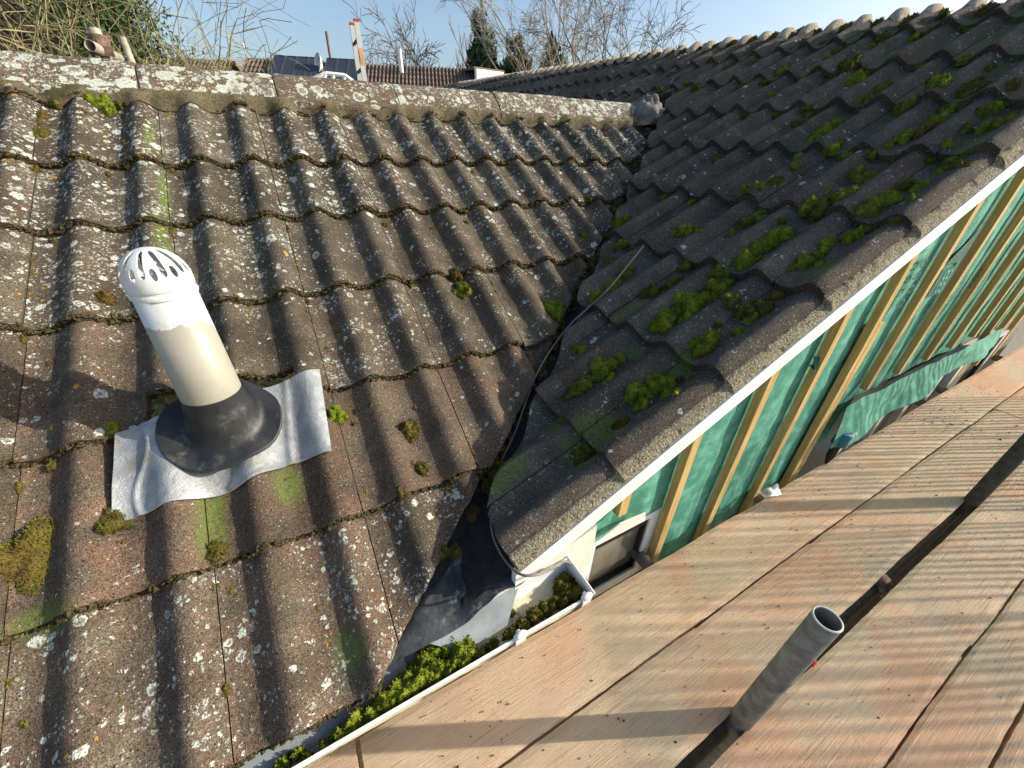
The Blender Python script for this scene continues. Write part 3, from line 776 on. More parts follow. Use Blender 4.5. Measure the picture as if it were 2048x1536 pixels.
# ---- window at the left of the gable
def window(x0, x1, z0, z1, y, fw=.05, mull=(), label=None, mat='upvc', rot=0):
    m = MB(); 
    def bar(a, b): m.box((a[0], y - .025, a[1]), (b[0], y + .035, b[1]))
    bar((x0, z0), (x0 + fw, z1)); bar((x1 - fw, z0), (x1, z1)); bar((x0 + fw, z0 + .0), (x1 - fw, z0 + fw)); bar((x0 + fw, z1 - fw * .5), (x1 - fw, z1))
    for q in mull: m.box((q - fw * .6, y - .030, z0 + fw), (q + fw * .6, y + .03, z1 - fw))
    fr = m.build('window', M[mat], house)
    if label: fr['label'] = label
    g = MB(); g.box((x0 + fw, y + .002, z0 + fw), (x1 - fw, y + .010, z1 - fw * .5)); g.build('glass', M['glass'], fr)
    s = MB()
    e = .010
    for (a, b) in (((x0 + fw, z0 + fw), (x0 + fw + e, z1 - fw)), ((x1 - fw - e, z0 + fw), (x1 - fw, z1 - fw)), ((x0 + fw + e, z0 + fw), (x1 - fw - e, z0 + fw + e)), ((x0 + fw + e, z1 - fw - e), (x1 - fw - e, z1 - fw))):
        s.box((a[0], y - .018, a[1]), (b[0], y + .0015, b[1]))
    s.build('gasket', M['black'], fr)
    return fr
window(.600, .952, -1.490, -1.115, .588, .050, label='small white window below the cream box end')
window(2.70, 4.40, -2.3, -1.08, .560, .055, (3.05, 3.38, 3.72), label='grey white window below the loose membrane', mat='grey_frame')
m = MB(); m.box((2.16, .50, -2.5), (2.22, .60, -1.10)); m.box((2.22, .597, -2.5), (2.70, .599, -1.05)); m.build('window_reveal', M['grey_frame'], house)
m = MB(); m.prism([at_y(*q, .53) for q in [(1196, 1082), (1240, 1048), (1292, 1026), (1290, 1034), (1245, 1060)]], (0, .004, 0)); m.build('torn_paper', M['cream'], house)

# ---- printed marks on the membrane
def text(s, size, loc, rz, mat, parent, name='printed_mark'):
    cu = bpy.data.curves.new('t', 'FONT'); cu.body = s; cu.size = size; cu.extrude = .0006; cu.align_x = 'CENTER'; cu.align_y = 'CENTER'
    ob = bpy.data.objects.new('t', cu); COL.objects.link(ob)
    bpy.context.view_layer.update(); dg = bpy.context.evaluated_depsgraph_get()
    me = bpy.data.meshes.new_from_object(ob.evaluated_get(dg)); bpy.data.objects.remove(ob)
    Mx = Matrix.Translation(Vector(loc)) @ Matrix.Rotation(math.radians(90), 4, 'X') @ Matrix.Rotation(math.radians(rz), 4, 'Z')
    me.transform(Mx); 
    base = Vector(parent.location); me.transform(Matrix.Translation(-base))
    me.materials.clear(); me.materials.append(mat)
    o = bpy.data.objects.new(name, me); COL.objects.link(o); o.parent = parent; return o
for (ch, px, py, sz) in [('0', 1848, 526, .075), ('8', 1834, 552, .075), ('0', 1822, 578, .075), ('0', 1802, 606, .085)]:
    p = at_y(px, py, .545); text(ch, sz, (p[0], .5445, p[2]), 90, M['ink'], house)
p = at_y(1888, 562, .545)
m = MB(); m.prism([(p[0] - .10, .5465, p[2] + .075), (p[0] + .07, .5465, p[2] + .075), (p[0] + .07, .5465, p[2] + .22)], (0, -.0006, 0))
m.prism([(p[0] - .09, .5465, p[2] - .06), (p[0] + .07, .5465, p[2] - .06), (p[0] + .07, .5465, p[2] + .06), (p[0] - .09, .5465, p[2] + .06)], (0, -.0006, 0)); m.build('printed_mark', M['ink'], house)
text('88', .11, (p[0], .5450, p[2]), 90, M['membrane'], house)
p = at_y(1955, 556, .545); text('88', .10, (p[0], .5445, p[2]), 90, M['ink'], house)
p = at_y(1492, 1035, .545); text('TNVT', .11, (p[0] - .02, .5445, p[2] + .02), 0, M['ink'], house)

# ================================================================== VENT PIPE
PX, PY = -.237, .95
zroof = A0[2] - (A0[1] - PY) * sA / cA
vent = empty('vent_pipe', (PX, PY, zroof), 'beige vent pipe with white slotted dome cap standing on the left roof slope', 'vent pipe')
m = MB(); R_ = .0575; RT = .0495
m.lathe((PX, PY, 0), [(R_, -.62), (R_, -.50), (RT, -.235), (RT - .004, -.235), (R_ - .004, -.50), (R_ - .004, -.62)], 56); m.build('pipe', M['pipe'], vent, smooth=True)
# cap: rim, ring and slotted dome
m = MB()
m.lathe((PX, PY, 0), [(RT + .001, -.262), (RT + .0035, -.262), (RT + .004, -.258), (RT + .003, -.254), (RT + .001, -.252), (RT + .001, -.249), (RT + .003, -.247), (RT + .0035, -.243), (RT + .0035, -.232)], 56)
# dome with real slots: 16 sectors, alternating long and short slots
nsl = 20; H0 = -.232; HD = .056; R0 = RT + .0035
def dome(phi, th, dr=0.0):   # phi 0 at rim ... pi/2 top
    rr = (R0 - dr) * math.cos(phi); return (PX + rr * math.cos(th), PY + rr * math.sin(th), H0 + (HD - dr) * math.sin(phi))
nt_, np_ = nsl * 26, 60
idx = {}
V = []; F = []
def vid(i, j, k):
    key = (i % nt_, j, k)
    if key not in idx: idx[key] = len(V); V.append(dome(j / np_ * math.pi / 2, (i % nt_) / nt_ * 2 * math.pi, .0025 * k))
    return idx[key]
def hole(i, j):
    s_ = i // 26; a = ((i % 26 + .5) / 26 - .5) * math.cos((j + .5) / np_ * math.pi / 2); ph = (j + .5) / np_
    lo, hi = (.13, .80) if s_ % 2 == 0 else (.08, .34)
    wmax = .29 if s_ % 2 == 0 else .30
    if ph < lo or ph > hi: return False
    if s_ % 2 == 0: wmax = wmax * (1 - .45 * (ph - lo))
    q = (ph - lo) / (hi - lo)
    wd = wmax * math.sqrt(max(0, 1 - (2 * q - 1) ** 2)) if s_ % 2 else wmax * min(1, math.sqrt(q / .10) if q < .10 else 1, (math.sqrt((1 - q) / .12) if q > .88 else 1))
    return abs(a) < wd
H_ = [[hole(i, j) for j in range(np_)] for i in range(nt_)]
for i in range(nt_):
    for j in range(np_):
        if H_[i][j]: continue
        F.append([vid(i, j, 0), vid(i + 1, j, 0), vid(i + 1, j + 1, 0), vid(i, j + 1, 0)])
        F.append([vid(i, j, 1), vid(i, j + 1, 1), vid(i + 1, j + 1, 1), vid(i + 1, j, 1)])
        for (di, dj, a, b) in ((1, 0, (i + 1, j), (i + 1, j + 1)), (-1, 0, (i, j + 1), (i, j)), (0, 1, (i + 1, j + 1), (i, j + 1)), (0, -1, (i, j), (i + 1, j))):
            jj = j + dj
            if 0 <= jj < np_ and H_[(i + di) % nt_][jj]:
                F.append([vid(*a, 0), vid(*a, 1), vid(*b, 1), vid(*b, 0)])
m.add(V, F); m.build('cap', M['cap'], vent, smooth=False)
# rubber collar: cone that melts into an oval apron on the roof
m = MB(); nth = 72; rowsC = []
def roofz(x, y, damp=.45):
    s = sA_of_y(y); u = (x - A0[0]) / .15
    h = prof(np.array(u)) * damp
    p = PA(np.array(u), np.array(s), h); return p
apx = MB()
for q in list(np.linspace(0, .30, 9)) + list(np.linspace(.36, 1, 16)) + [1.006]:
    row = []
    for i in range(nth + 1):
        t = 2 * math.pi * i / nth
        ox = R_ + .0012 + q * (.120 - R_); oy = R_ + .0012 + q * (.092 - R_)
        x = PX + ox * math.cos(t) - .004 * q; y = PY + oy * math.sin(t) - .012 * q
        wq = max(0., 1 - q / .55) ** 3.4
        zs = float(roofz(x, y, .42)[2]) + .0345 + (float(vn(np.array(x * 16), np.array(y * 16), 51)) * .014 + .004 * math.sin(3 * t + 1)) * (1 - wq) - (.006 if q > 1.001 else 0)
        row.append((x, y, wq * -.498 + (1 - wq) * zs))
    rowsC.append(row)
P = np.array(rowsC)
lip = P[0].copy(); lip[:, 2] += .012; P = np.concatenate([lip[None], P])
m.grid(P, flip=True); m.build('collar', M['rubber'], vent, smooth=True)
# flashing sheet draped over the tiles
fl = MB()
cor = [a_uv(232, 868), a_uv(640, 742), a_uv(664, 903), a_uv(218, 1052)]
nu, nv = 110, 56
def fsheet(P, a, b):
    Q = P.copy()
    x = P[..., 0]; y = P[..., 1]
    s = (A0[1] - y) / cA; u = (x - A0[0]) / .15
    damp = .72 + .2 * b
    h = prof(u) * damp + .026 - .006 * b
    # bulge that keeps it above tile noses
    nose = np.clip((s - CA[5] + .03) / .03, 0, 1)
    h = h + vn(x * 9, s * 9, 61) * .010 + vn(x * 26, s * 20, 64) * .004 + np.exp(-((a - .115 - .03 * np.sin(b * 6)) / .012) ** 2) * .005 + np.exp(-((a - .80 + .02 * b) / .02) ** 2) * .004
    h = h + np.exp(-(b - 1) ** 2 / .002) * vn(x * 14, 0 * x, 62) * .012
    s2 = s + b * vn(x * 8, 0 * x, 63) * .022
    return PA(u + (1 - a) * 0, s2, h)
fl.grid(quadpatch(cor[0], cor[1], cor[2], cor[3], nu, nv, fsheet), flip=False)
Pf = np.vstack(fl.v).reshape(nu, nv, 3)
for e in (Pf[:, -1], Pf[0], Pf[-1]): fl.grid(np.stack([e, e - NA * .004]), flip=False)
fl.build('flashing', M['flashing'], vent, smooth=True)
bvF = fl.bvh()

# ================================================================== CABLE
def spline(pts, n=10):
    pts = [np.array(p, float) for p in pts]; out = []
    for i in range(len(pts) - 1):
        p0 = pts[max(0, i - 1)]; p1 = pts[i]; p2 = pts[i + 1]; p3 = pts[min(len(pts) - 1, i + 2)]
        for k in range(n):
            t = k / n; out.append(.5 * ((2 * p1) + (-p0 + p2) * t + (2 * p0 - 5 * p1 + 4 * p2 - p3) * t * t + (-p0 + 3 * p1 - 3 * p2 + p3) * t ** 3))
    out.append(pts[-1]); return out
cp = [b_uv(1287, 492, .012), b_uv(1255, 532, .012), b_uv(1215, 580, .012), b_uv(1175, 617, .005), b_uv(1140, 650, -.01), b_uv(1098, 705, -.02), b_uv(1068, 760, -.03),
      b_uv(1048, 815, -.035), b_uv(1030, 865, -.05), b_uv(1000, 930, -.055), b_uv(983, 1000, -.05), b_uv(984, 1060, -.03), b_uv(998, 1100, -.03), b_uv(1020, 1132, -.035),
      at_y(1042, 1149, .415), at_y(1070, 1150, .40), at_y(1098, 1140, .405), at_y(1120, 1126, .42), at_y(1135, 1124, .44), at_y(1146, 1136, .452)]
m = MB(); m.tube(spline(cp, 8), .0031, 8)
tag(m.build('cable', M['cable'], None, smooth=True, origin=cp[10]), 'grey brown cable running down the valley and looping over the gutter end', 'cable')

# ================================================================== MOSS
def moss_clump(mb, c, N, r, h, seed, hue=0.0, stretch=(1, 1), ax=None, dens=1.0, leaf=.0032):
    """lumpy dome of moss with many short leafy tufts on it"""
    R = np.random.RandomState(seed); N = np.array(N, float); N /= np.linalg.norm(N)
    X = np.array(ax if ax is not None else (1, 0, 0), float); X = X - N * (X @ N); X /= np.linalg.norm(X); Yv = np.cross(N, X)
    na, nr = 22, 7
    lob = [(R.uniform(0, 6.28), R.uniform(.3, .8), R.uniform(.3, .55), R.uniform(.25, .7)) for _ in range(7)]
    def surf(a, q):
        rr = q * (1 + .16 * np.sin(3 * a + seed) + .1 * np.sin(5 * a + seed * 2.1) + .06 * np.sin(9 * a + seed))
        px, py = rr * np.cos(a), rr * np.sin(a)
        z = np.sqrt(np.clip(1 - q ** 2.4, 0, 1)) * .62
        for (la, lr, ls, lh) in lob:
            dx = px - lr * np.cos(la); dy = py - lr * np.sin(la); z = z + lh * .55 * np.exp(-(dx * dx + dy * dy) / (ls * ls * .5)) * np.clip((1 - q) * 4, 0, 1)
        z = z + (vn(px * 4 + seed, py * 4, seed % 50) * .22) * np.clip((1 - q) * 5, 0, 1)
        return px, py, z
    A = np.linspace(0, 2 * np.pi, na + 1)[None, :]; Q = np.linspace(0, 1, nr)[:, None]
    px, py, z = surf(A + 0 * Q, Q + 0 * A)
    P = c + (px * r * stretch[0])[..., None] * X + (py * r * stretch[1])[..., None] * Yv + (z * h - .003)[..., None] * N
    P[-1] -= N * h * .5
    hu = hue
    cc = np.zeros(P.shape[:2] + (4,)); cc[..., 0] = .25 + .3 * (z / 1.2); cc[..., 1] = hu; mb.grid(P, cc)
    area = r * r * stretch[0] * stretch[1] * math.pi
    n = int(min(2600, dens * area / (leaf * leaf) * 1.1))
    a = R.uniform(0, 2 * np.pi, n); q = np.sqrt(R.uniform(0, 1.08, n)).clip(0, 1)
    px, py, z = surf(a, q)
    B = c + (px * r * stretch[0])[:, None] * X + (py * r * stretch[1])[:, None] * Yv + (z * h - .003)[:, None] * N
    outd = N[None, :] * (.7) + (px * .75)[:, None] * X + (py * .75)[:, None] * Yv + R.normal(0, .45, (n, 3)); outd /= np.linalg.norm(outd, axis=1)[:, None]
    L = leaf * R.uniform(.8, 1.9, n)
    sd = np.cross(outd, R.normal(0, 1, (n, 3))); sd /= np.linalg.norm(sd, axis=1)[:, None]; sd2 = np.cross(outd, sd)
    w_ = leaf * R.uniform(.30, .55, n)
    tip = B + outd * L[:, None]
    b1 = B + sd * w_[:, None]; b2 = B - sd * (w_ * .5)[:, None] + sd2 * (w_ * .85)[:, None]; b3 = B - sd * (w_ * .5)[:, None] - sd2 * (w_ * .85)[:, None]
    V = np.stack([b1, b2, b3, tip], 1).reshape(-1, 3)
    i = np.arange(n)[:, None] * 4
    F = np.vstack([i + np.array([0, 1, 3]), i + np.array([1, 2, 3]), i + np.array([2, 0, 3])])
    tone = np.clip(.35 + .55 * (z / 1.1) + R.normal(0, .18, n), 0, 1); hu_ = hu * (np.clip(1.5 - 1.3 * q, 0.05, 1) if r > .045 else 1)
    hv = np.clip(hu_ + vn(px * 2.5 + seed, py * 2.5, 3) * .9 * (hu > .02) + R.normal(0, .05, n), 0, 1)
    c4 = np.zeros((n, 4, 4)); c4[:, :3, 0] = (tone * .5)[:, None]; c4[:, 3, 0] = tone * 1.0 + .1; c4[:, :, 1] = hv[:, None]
    mb.add(V, F, c4.reshape(-1, 4))
# named cushions (each its own thing)
HERO = [
 (1325, 648, 29, 'B', .0, 'round bright green moss cushion at the lower end of the longest mossy pan'),
 (1390, 612, 34, 'B', .05, 'long sprawling green moss patch filling the pan above the round cushion'),
 (1437, 580, 27, 'B', .1, 'rusty topped moss patch halfway up the longest mossy pan'),
 (1492, 527, 23, 'B', .0, 'lowest of three plump green moss cushions in a diagonal row'),
 (1521, 498, 25, 'B', .12, 'middle moss cushion of three with a brown crown'),
 (1556, 477, 25, 'B', .0, 'topmost smooth bright cushion of the three in a diagonal row'),
 (1492, 628, 22, 'B', .0, 'bright moss cushion by the verge roll with a dark ragged side'),
 (1525, 625, 22, 'B', .35, 'dark ragged moss beside the bright cushion near the verge'),
 (1405, 692, 30, 'B', .15, 'gold tipped knobbly moss clump above the white lichen smear'),
 (1478, 666, 14, 'B', .0, 'small oval green moss cushion tucked against the verge roll'),
 (1270, 785, 23, 'B', .0, 'leafy green moss mound at the left of the pair low on the verge pan'),
 (1325, 772, 28, 'B', .06, 'broad ragged green moss patch low on the verge pan'),
 (1284, 812, 17, 'B', .0, 'small round yellow green cushion hanging below the ragged patch'),
 (1243, 850, 17, 'B', .25, 'dull olive moss tuft over a pale algae stain'),
 (1205, 742, 28, 'B', .15, 'curled moss patch beside the valley cable with open middle'),
 (1160, 778, 22, 'B', .4, 'brown and green moss by the cut tiles at the valley'),
 (1606, 527, 17, 'B', .0, 'green moss cushion beside a pale algae puddle near the verge'),
 (1702, 478, 20, 'B', .0, 'flat bright green moss pad close under the verge mortar'),
 (1300, 586, 19, 'B', .15, 'dark edged moss tuft just above the pale algae streak'),
 (1347, 570, 19, 'B', .0, 'oval green moss cushion up the pan from the dark edged tuft'),
 (1105, 622, 26, 'A', .1, 'yellow green moss clump spilling off the left roof into the valley'),
 (1170, 912, 24, 'B', .3, 'dark green moss wedge under a tile nose beside the valley foot'),
 (673, 832, 22, 'A', .0, 'round bright yellow green moss cushion right of the lead flashing'),
 (925, 584, 20, 'A', .35, 'rust and gold moss cushion on the left roof near the valley'),
 (912, 549, 14, 'A', .8, 'dark brown moss tuft just above the rust and gold cushion'),
 (52, 1118, 66, 'A', .95, 'huge mixed brown and green moss mat at the left edge of the photo'),
 (818, 862, 24, 'A', .5, 'ragged dark moss scrap between two rolls right of the flashing'),
 (843, 938, 17, 'A', .5, 'small scruffy moss tuft below the ragged dark scrap'),
 (430, 1103, 22, 'A', .3, 'dark green moss tuft at the foot of the bright algae streak'),
 (222, 1045, 28, 'A', .35, 'olive moss lump under the lower left corner of the flashing'),
 (540, 786, 22, 'A', .4, 'moss tuft sitting between the collar and the flashing upstand'),
 (210, 597, 18, 'A', .95, 'dark brown moss pad on the tiles left of the pipe dome'),
 (205, 208, 30, 'A', .0, 'curved green moss strip in a pan right below the ridge'),
 (222, 857, 15, 'A', .2, 'grey green moss bun on the tile nose left of the flashing'),
 (885, 1104, 13, 'A', .25, 'small dark round moss bun on the last cut tile by the valley foot'),
]
def place(px, py, rpx, which):
    hh = hit(px, py, which)
    if hh is None: return None
    p, nm, d = hh
    depth = float(CR[2] @ p); r = rpx * depth / FPX
    return p, (NA if nm == 'A' else NB), r, (DA if nm == 'A' else DB), nm
seed = 100
for (px, py, rp_, wh, hue, lab) in HERO:
    q = place(px, py, rp_, wh)
    if q is None: print('MISS', lab); continue
    p, N, r, ax, nm = q; seed += 1; mb = MB()
    grz = abs(ray(px, py) / np.linalg.norm(ray(px, py)) @ N)
    st = 1.25 if nm == 'B' else 1.1
    if 'huge' in lab:
        moss_clump(mb, p - N * .002, N, r, r * .42, seed, hue, (1.1, .85), ax, 1.2, .0042)
    else:
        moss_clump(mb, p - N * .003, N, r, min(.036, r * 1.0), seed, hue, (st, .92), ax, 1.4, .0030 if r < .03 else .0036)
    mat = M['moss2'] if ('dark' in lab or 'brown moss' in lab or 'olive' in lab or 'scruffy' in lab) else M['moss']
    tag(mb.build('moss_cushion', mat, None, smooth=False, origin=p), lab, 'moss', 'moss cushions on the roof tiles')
# loose moss everywhere else: nobody could count it
mb = MB(); mb2 = MB(); r = random.Random(12)
SM = [(1240,445,18),(1222,462,12),(1385,465,18),(1358,464,16),(1235,490,12),(1250,545,18),(1225,572,18),(1190,592,16),(1490,448,18),(1512,440,14),(1641,270,25),(1671,252,18),(1619,281,10),(1805,278,20),(1841,270,22),(1867,249,22),(1928,261,14),(1967,261,16),(2010,246,22),(1902,217,18),(1814,211,20),(1940,182,28),(1767,179,22),(1726,202,16),(1712,164,24),(1879,167,20),(1700,126,20),(1562,146,14),(1764,76,12),(1826,78,12),(1928,117,10),(1706,349,20),(1729,360,22),(1691,393,24),(1802,375,18),(1773,401,26),(1735,419,24),(1843,375,18),(1858,318,12),(1641,419,24),(1618,410,18),(1489,384,16),(1518,371,12),(1665,294,14),(1650,488,18),(1640,508,14),(1580,535,10),(1445,545,20),(1430,545,18),(1365,600,20),(1350,625,20),(1460,600,18),(1425,605,16),(1235,720,16),(1220,760,14),(1180,757,14),(1135,790,14),(1305,760,18),(1350,765,16),(1300,790,14),(1380,760,12),(1640,530,12),(1775,290,12),(1740,310,14),(1590,330,12),(1550,360,12),(1460,470,10),(1010,800,10),(1190,525,12),(1150,700,12),(1165,700,12),(1430,650,10),(1500,640,16),(1510,610,12),(1335,790,14),(1355,785,12),(1440,560,18),(1410,590,18),(1372,640,16),(2020,170,14),(1985,215,16),(1960,225,14),(1890,290,14),(1925,330,14),(1880,345,12),(1830,395,12),(1790,440,12),(1560,440,10),(1400,460,8)]
for (px, py, rp_) in SM:
    q = place(px, py, rp_, 'B')
    if q is None: continue
    p, N, rr, ax, nm = q; seed += 1
    tgt = mb if r.random() < .72 else mb2
    rr = min(rr, .05)
    far = rr and (CR[2] @ p) > 1.8
    moss_clump(tgt, p - N * .004, N, rr, min(.030, rr * .85), seed, r.choice([0, 0, .1, .3, .6]), (1.3, .9), ax, .9, .005 if far else .0036)
SA = [(110,200,14),(80,232,14),(75,265,18),(335,340,13),(65,335,12),(75,245,10),(340,310,6),(905,585,10),(900,975,10),(805,980,12),(700,835,8),(705,850,10),(665,790,8),(540,1110,8),(215,600,10),(250,700,8),(600,800,8),(610,620,7),(655,700,9),(680,660,8),(690,665,6),(730,985,10),(445,1385,16),(460,1180,12),(430,1175,9),(420,1175,9),(455,1240,8),(440,1240,9),(500,1290,8),(530,1450,8),(235,1400,10),(270,1500,10),(10,1370,14),(480,1320,7),(205,875,7),(60,985,8),(75,1080,12),(905,1090,7),(1170,470,10),(820,930,9),(860,915,9),(850,950,8),(790,960,7),(760,270,6),(1010,960,7),(835,815,8),(745,810,8),(740,740,7),(765,775,6),(795,760,8),(935,985,8),(640,905,8),(655,950,7),(575,960,9),(1180,395,8),(905,955,9),(1015,560,7),(990,585,7),(700,845,6),(230,850,7),(240,1085,9),(265,1050,12),(285,1040,9),(160,220,9),(250,200,12),(180,198,12),(238,200,14)]
for (px, py, rp_) in SA:
    q = place(px, py, rp_, 'A')
    if q is None: continue
    p, N, rr, ax, nm = q; seed += 1
    moss_clump(mb2, p - N * .003, N, rr, min(.014, rr * .55), seed, r.choice([.1, .4, .7, .2]), (1.1, .9), ax, .8, .0032)
for i in range(190):
    k = r.randrange(-4, 6); u = 2 * k + 2.307 + r.uniform(-.03, .03); s = r.uniform(CA[1], CA[7] - .02) if r.random() < .3 else CA[r.randrange(1, 8)] - r.uniform(0, .14)
    x = A0[0] + u * .15; y = A0[1] - s * cA
    if y < valleyA(x) + .03: continue
    if math.hypot(x - PX, y - PY) < .2: continue
    seed += 1; p = PA(np.array(u), np.array(s), np.array(float(prof(np.array(u))) + .006)); rr = r.uniform(.004, .009)
    moss_clump(mb2, p, NA, rr, rr * .7, seed, r.uniform(.2, .9), (2.2, .7), DA, .6, .0030)
# dark moss pads scattered in pans of roof A and along the valley; small buns over roof B
for i in range(260):
    x = r.uniform(-.75, 1.9); s = r.uniform(CA[1] + .05, CA[7] - .03); y = A0[1] - s * cA
    if y < valleyA(x) + .03: continue
    u = (x - A0[0]) / .15; fu = u - math.floor(u)
    if not .3 < fu < .72: continue
    p = PA(np.array(u), np.array(s), np.array(float(prof(np.array(u))) + .008)); seed += 1
    if math.hypot(p[0] - PX, p[1] - PY) < .22: continue
    rr = r.uniform(.004, .011)
    moss_clump(mb2, p, NA, rr, rr * .5, seed, r.uniform(.2, .9), (1.2, .9), DA, .6, .0030)
for i in range(1000):
    y = r.uniform(.5, 4.2); lo = max(float(xB_cut(y)), .3); x = r.uniform(lo, ridgeB_x(y)); 
    if r.random() > .25 + .35 * (x - .8): continue
    v = (B0[1] - y) / .15; fv = v - math.floor(v)
    if not .22 < fv < .8: continue
    t = (x - B0[0]) / cB
    k = min(range(-3, 9), key=lambda q: abs(CB[q] - t)); 
    if r.random() < .35: t = CB[k] + r.uniform(-.02, .01)
    p = PB(np.array(v), np.array(t), np.array(float(profB(np.array(v))) + .008)); seed += 1
    rr = r.uniform(.008, .028) * (1 + .25 * (y > 2))
    moss_clump(mb if r.random() < .28 else mb2, p, NB, rr, rr * .6, seed, r.choice([0, .2, .5, .7]), (1.5, .9), DB, .6, .0042 if y < 1.6 else .006)
# valley moss
for i in range(120):
    x = r.uniform(.02, 1.9); y = .432 + .785 * x + r.uniform(-.03, .035)
    z = B0[2] + (x - B0[0]) * sB / cB - .055; seed += 1
    rr = r.uniform(.010, .028)
    if x < .28 and r.random() < .75: continue
    moss_clump(mb2, np.array([x, y, z]), (0, 0, 1), rr * .85, rr * .55, seed, r.choice([.3, .6, .9]), (1, 1), None, .6, .0042)
# ridge B moss between the caps
for i in range(70):
    y = B0[1] + .15 * (i - 5) + .07 + r.uniform(-.02, .02)
    if y < .5 or y > 9: continue
    x = ridgeB_x(y) - r.uniform(.01, .06); z = B0[2] + (x - B0[0]) * sB / cB; seed += 1
    moss_clump(mb2, np.array([x, y, z - .012]), NB, r.uniform(.02, .04), .022, seed, r.choice([.2, .8, .6]), (1.3, 1), DB, .4, .007)
# gutter moss
GM = [(855,1300,26),(895,1290,22),(925,1290,26),(920,1315,22),(840,1330,24),(870,1345,24),(830,1370,26),(850,1390,24),(800,1380,26),(805,1410,22),(780,1425,22),(880,1380,22),(900,1350,18),(720,1430,22),(745,1440,20),(700,1450,18),(680,1470,18),(650,1490,14),(590,1500,12),(610,1515,12),(1130,1165,24),(1145,1185,22),(1120,1195,20),(1160,1165,16),(1095,1210,18),(1070,1225,18),(1045,1245,16),(1020,1260,14),(1150,1150,14),(985,1285,14),(960,1310,14),(935,1335,14),(1020,1220,10),(560,1520,14),(760,1400,20)]
for (px, py, rp_) in GM:
    bright = px < 950
    z = -.955 if px < 760 else (-.945 if bright else -.960); p = at_z(px, py, z); seed += 1
    rr = min(.032, rp_ * float(CR[2] @ p) / FPX); p[1] = min(.455, max(.366 + rr * 1.25, p[1]))
    moss_clump(mb if bright else mb2, p - np.array([0, 0, .02]), (0, -.2, 1), rr, rr * 1.1 + .012, seed, .1 if bright else .25, (1.15, .9), (1, 0, 0), 1.3, .0042)
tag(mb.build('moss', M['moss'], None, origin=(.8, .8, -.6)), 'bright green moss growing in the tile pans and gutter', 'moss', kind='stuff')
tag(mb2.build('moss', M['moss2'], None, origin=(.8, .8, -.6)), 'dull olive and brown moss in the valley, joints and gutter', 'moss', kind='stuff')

# ================================================================== SCAFFOLD
ZB = -1.30
def board(x0, x1, y0, y1, z=ZB, th=.038, tone=.5, seedb=0, label='', rot=0.0):
    m = MB(); nx = max(6, int((x1 - x0) / .02)); ny = 14
    xs = np.linspace(x0, x1, nx); ys = np.linspace(0, 1, ny)
    e0 = y0 + vn(xs * 4, 0 * xs + seedb, 71) * .006 + vn(xs * 40, 0 * xs + seedb, 72) * .002
    e1 = y1 + vn(xs * 4, 0 * xs + seedb + 5, 73) * .006 + vn(xs * 40, 0 * xs + seedb, 74) * .002
    e0 = e0 + rot * (xs - x0); e1 = e1 + rot * (xs - x0)
    Y = e0[None, :] * (1 - ys[:, None]) + e1[None, :] * ys[:, None]; X = np.broadcast_to(xs, Y.shape)
    rnd_ = .004 * (np.exp(-(ys / .04) ** 2) + np.exp(-((1 - ys) / .04) ** 2))[:, None]
    Z = z + vn(X * 1.5, Y * 5, seedb + 75) * .006 + vn(X * 14, Y * 30, seedb + 76) * .0016 - rnd_
    P = np.stack([X, Y, Z], -1); cc = (tone, 0, 0, 0)
    m.grid(P, np.broadcast_to(np.array(cc, float), P.shape[:2] + (4,)))
    dn = np.array([0, 0, th])
    for e, fl_ in ((P[0], True), (P[-1], False), (P[:, 0], False), (P[:, -1], True)):
        m.grid(np.stack([e, e - dn]), np.broadcast_to(np.array(cc, float), (2, len(e), 4)), flip=fl_)
    q = P.copy(); q[..., 2] -= th; m.grid(q, None, flip=True)
    o = m.build('scaffold_board', M['board'], None, smooth=False, origin=((x0 + x1) / 2, (y0 + y1) / 2, z - th))
    tag(o, label, 'scaffold board', 'scaffold boards laid along the house'); return o
board(-.150, 3.95, .272, .487, tone=.62, seedb=1, label='sunlit scaffold board nearest the house wall, from the gutter to the far end')
board(-2.6, -.162, .275, .494, tone=.5, seedb=2, label='scaffold board beyond the end joint under the gutter at the bottom edge')
board(-2.3, 3.47, .066, .264, tone=.46, seedb=3, label='second scaffold board from the house, left of the wide gap')
board(3.482, 6.6, .070, .266, tone=.6, seedb=4, label='far scaffold board past the cross joint in the second row')
board(3.2, 6.8, .282, .488, z=ZB + .003, tone=.6, seedb=5, label='far scaffold board past the dirt pile next to the loose membrane') if False else board(3.962, 6.9, .274, .484, tone=.6, seedb=5, label='far scaffold board past the dirt pile next to the loose membrane')
board(-1.5, 5.4, -.178, .024, tone=.5, seedb=6, label='scaffold board just right of the wide gap behind the short upright tube')
board(-1.5, 5.4, -.308, -.186, tone=.42, seedb=7, label='narrow striped scaffold board third from the right corner', ) 
board(-1.5, 5.4, -.535, -.316, tone=.5, seedb=8, label='scaffold board in the bottom right corner of the photo')
board(-1.5, 5.4, -.770, -.545, tone=.5, seedb=9, label='outermost scaffold board beyond the bottom right corner')
def tube_obj(p0, p1, label, r=.0243, mat='steel', group='steel tubes of the scaffold', name='scaffold_tube'):
    m = MB(); m.ring(p0, p1, r, r - .0034, 32)
    o = m.build(name, M[mat], None, smooth=True, origin=p0); tag(o, label, 'scaffold tube', group)
    if 'short upright' in label:
        m = MB(); m.ring(np.array(p1) - (0, 0, .0015), np.array(p1) + (0, 0, .0012), r + .0003, r - .0036, 40); m.build('rim', M['steel_bright'], o)
    return o
b0 = at_z(1478, 1442, ZB)
p_top = .0
tube_obj((.757, .047, GROUND), (.757, .047, -.790), 'short upright scaffold tube with open top standing in the wide gap', r=.0262)
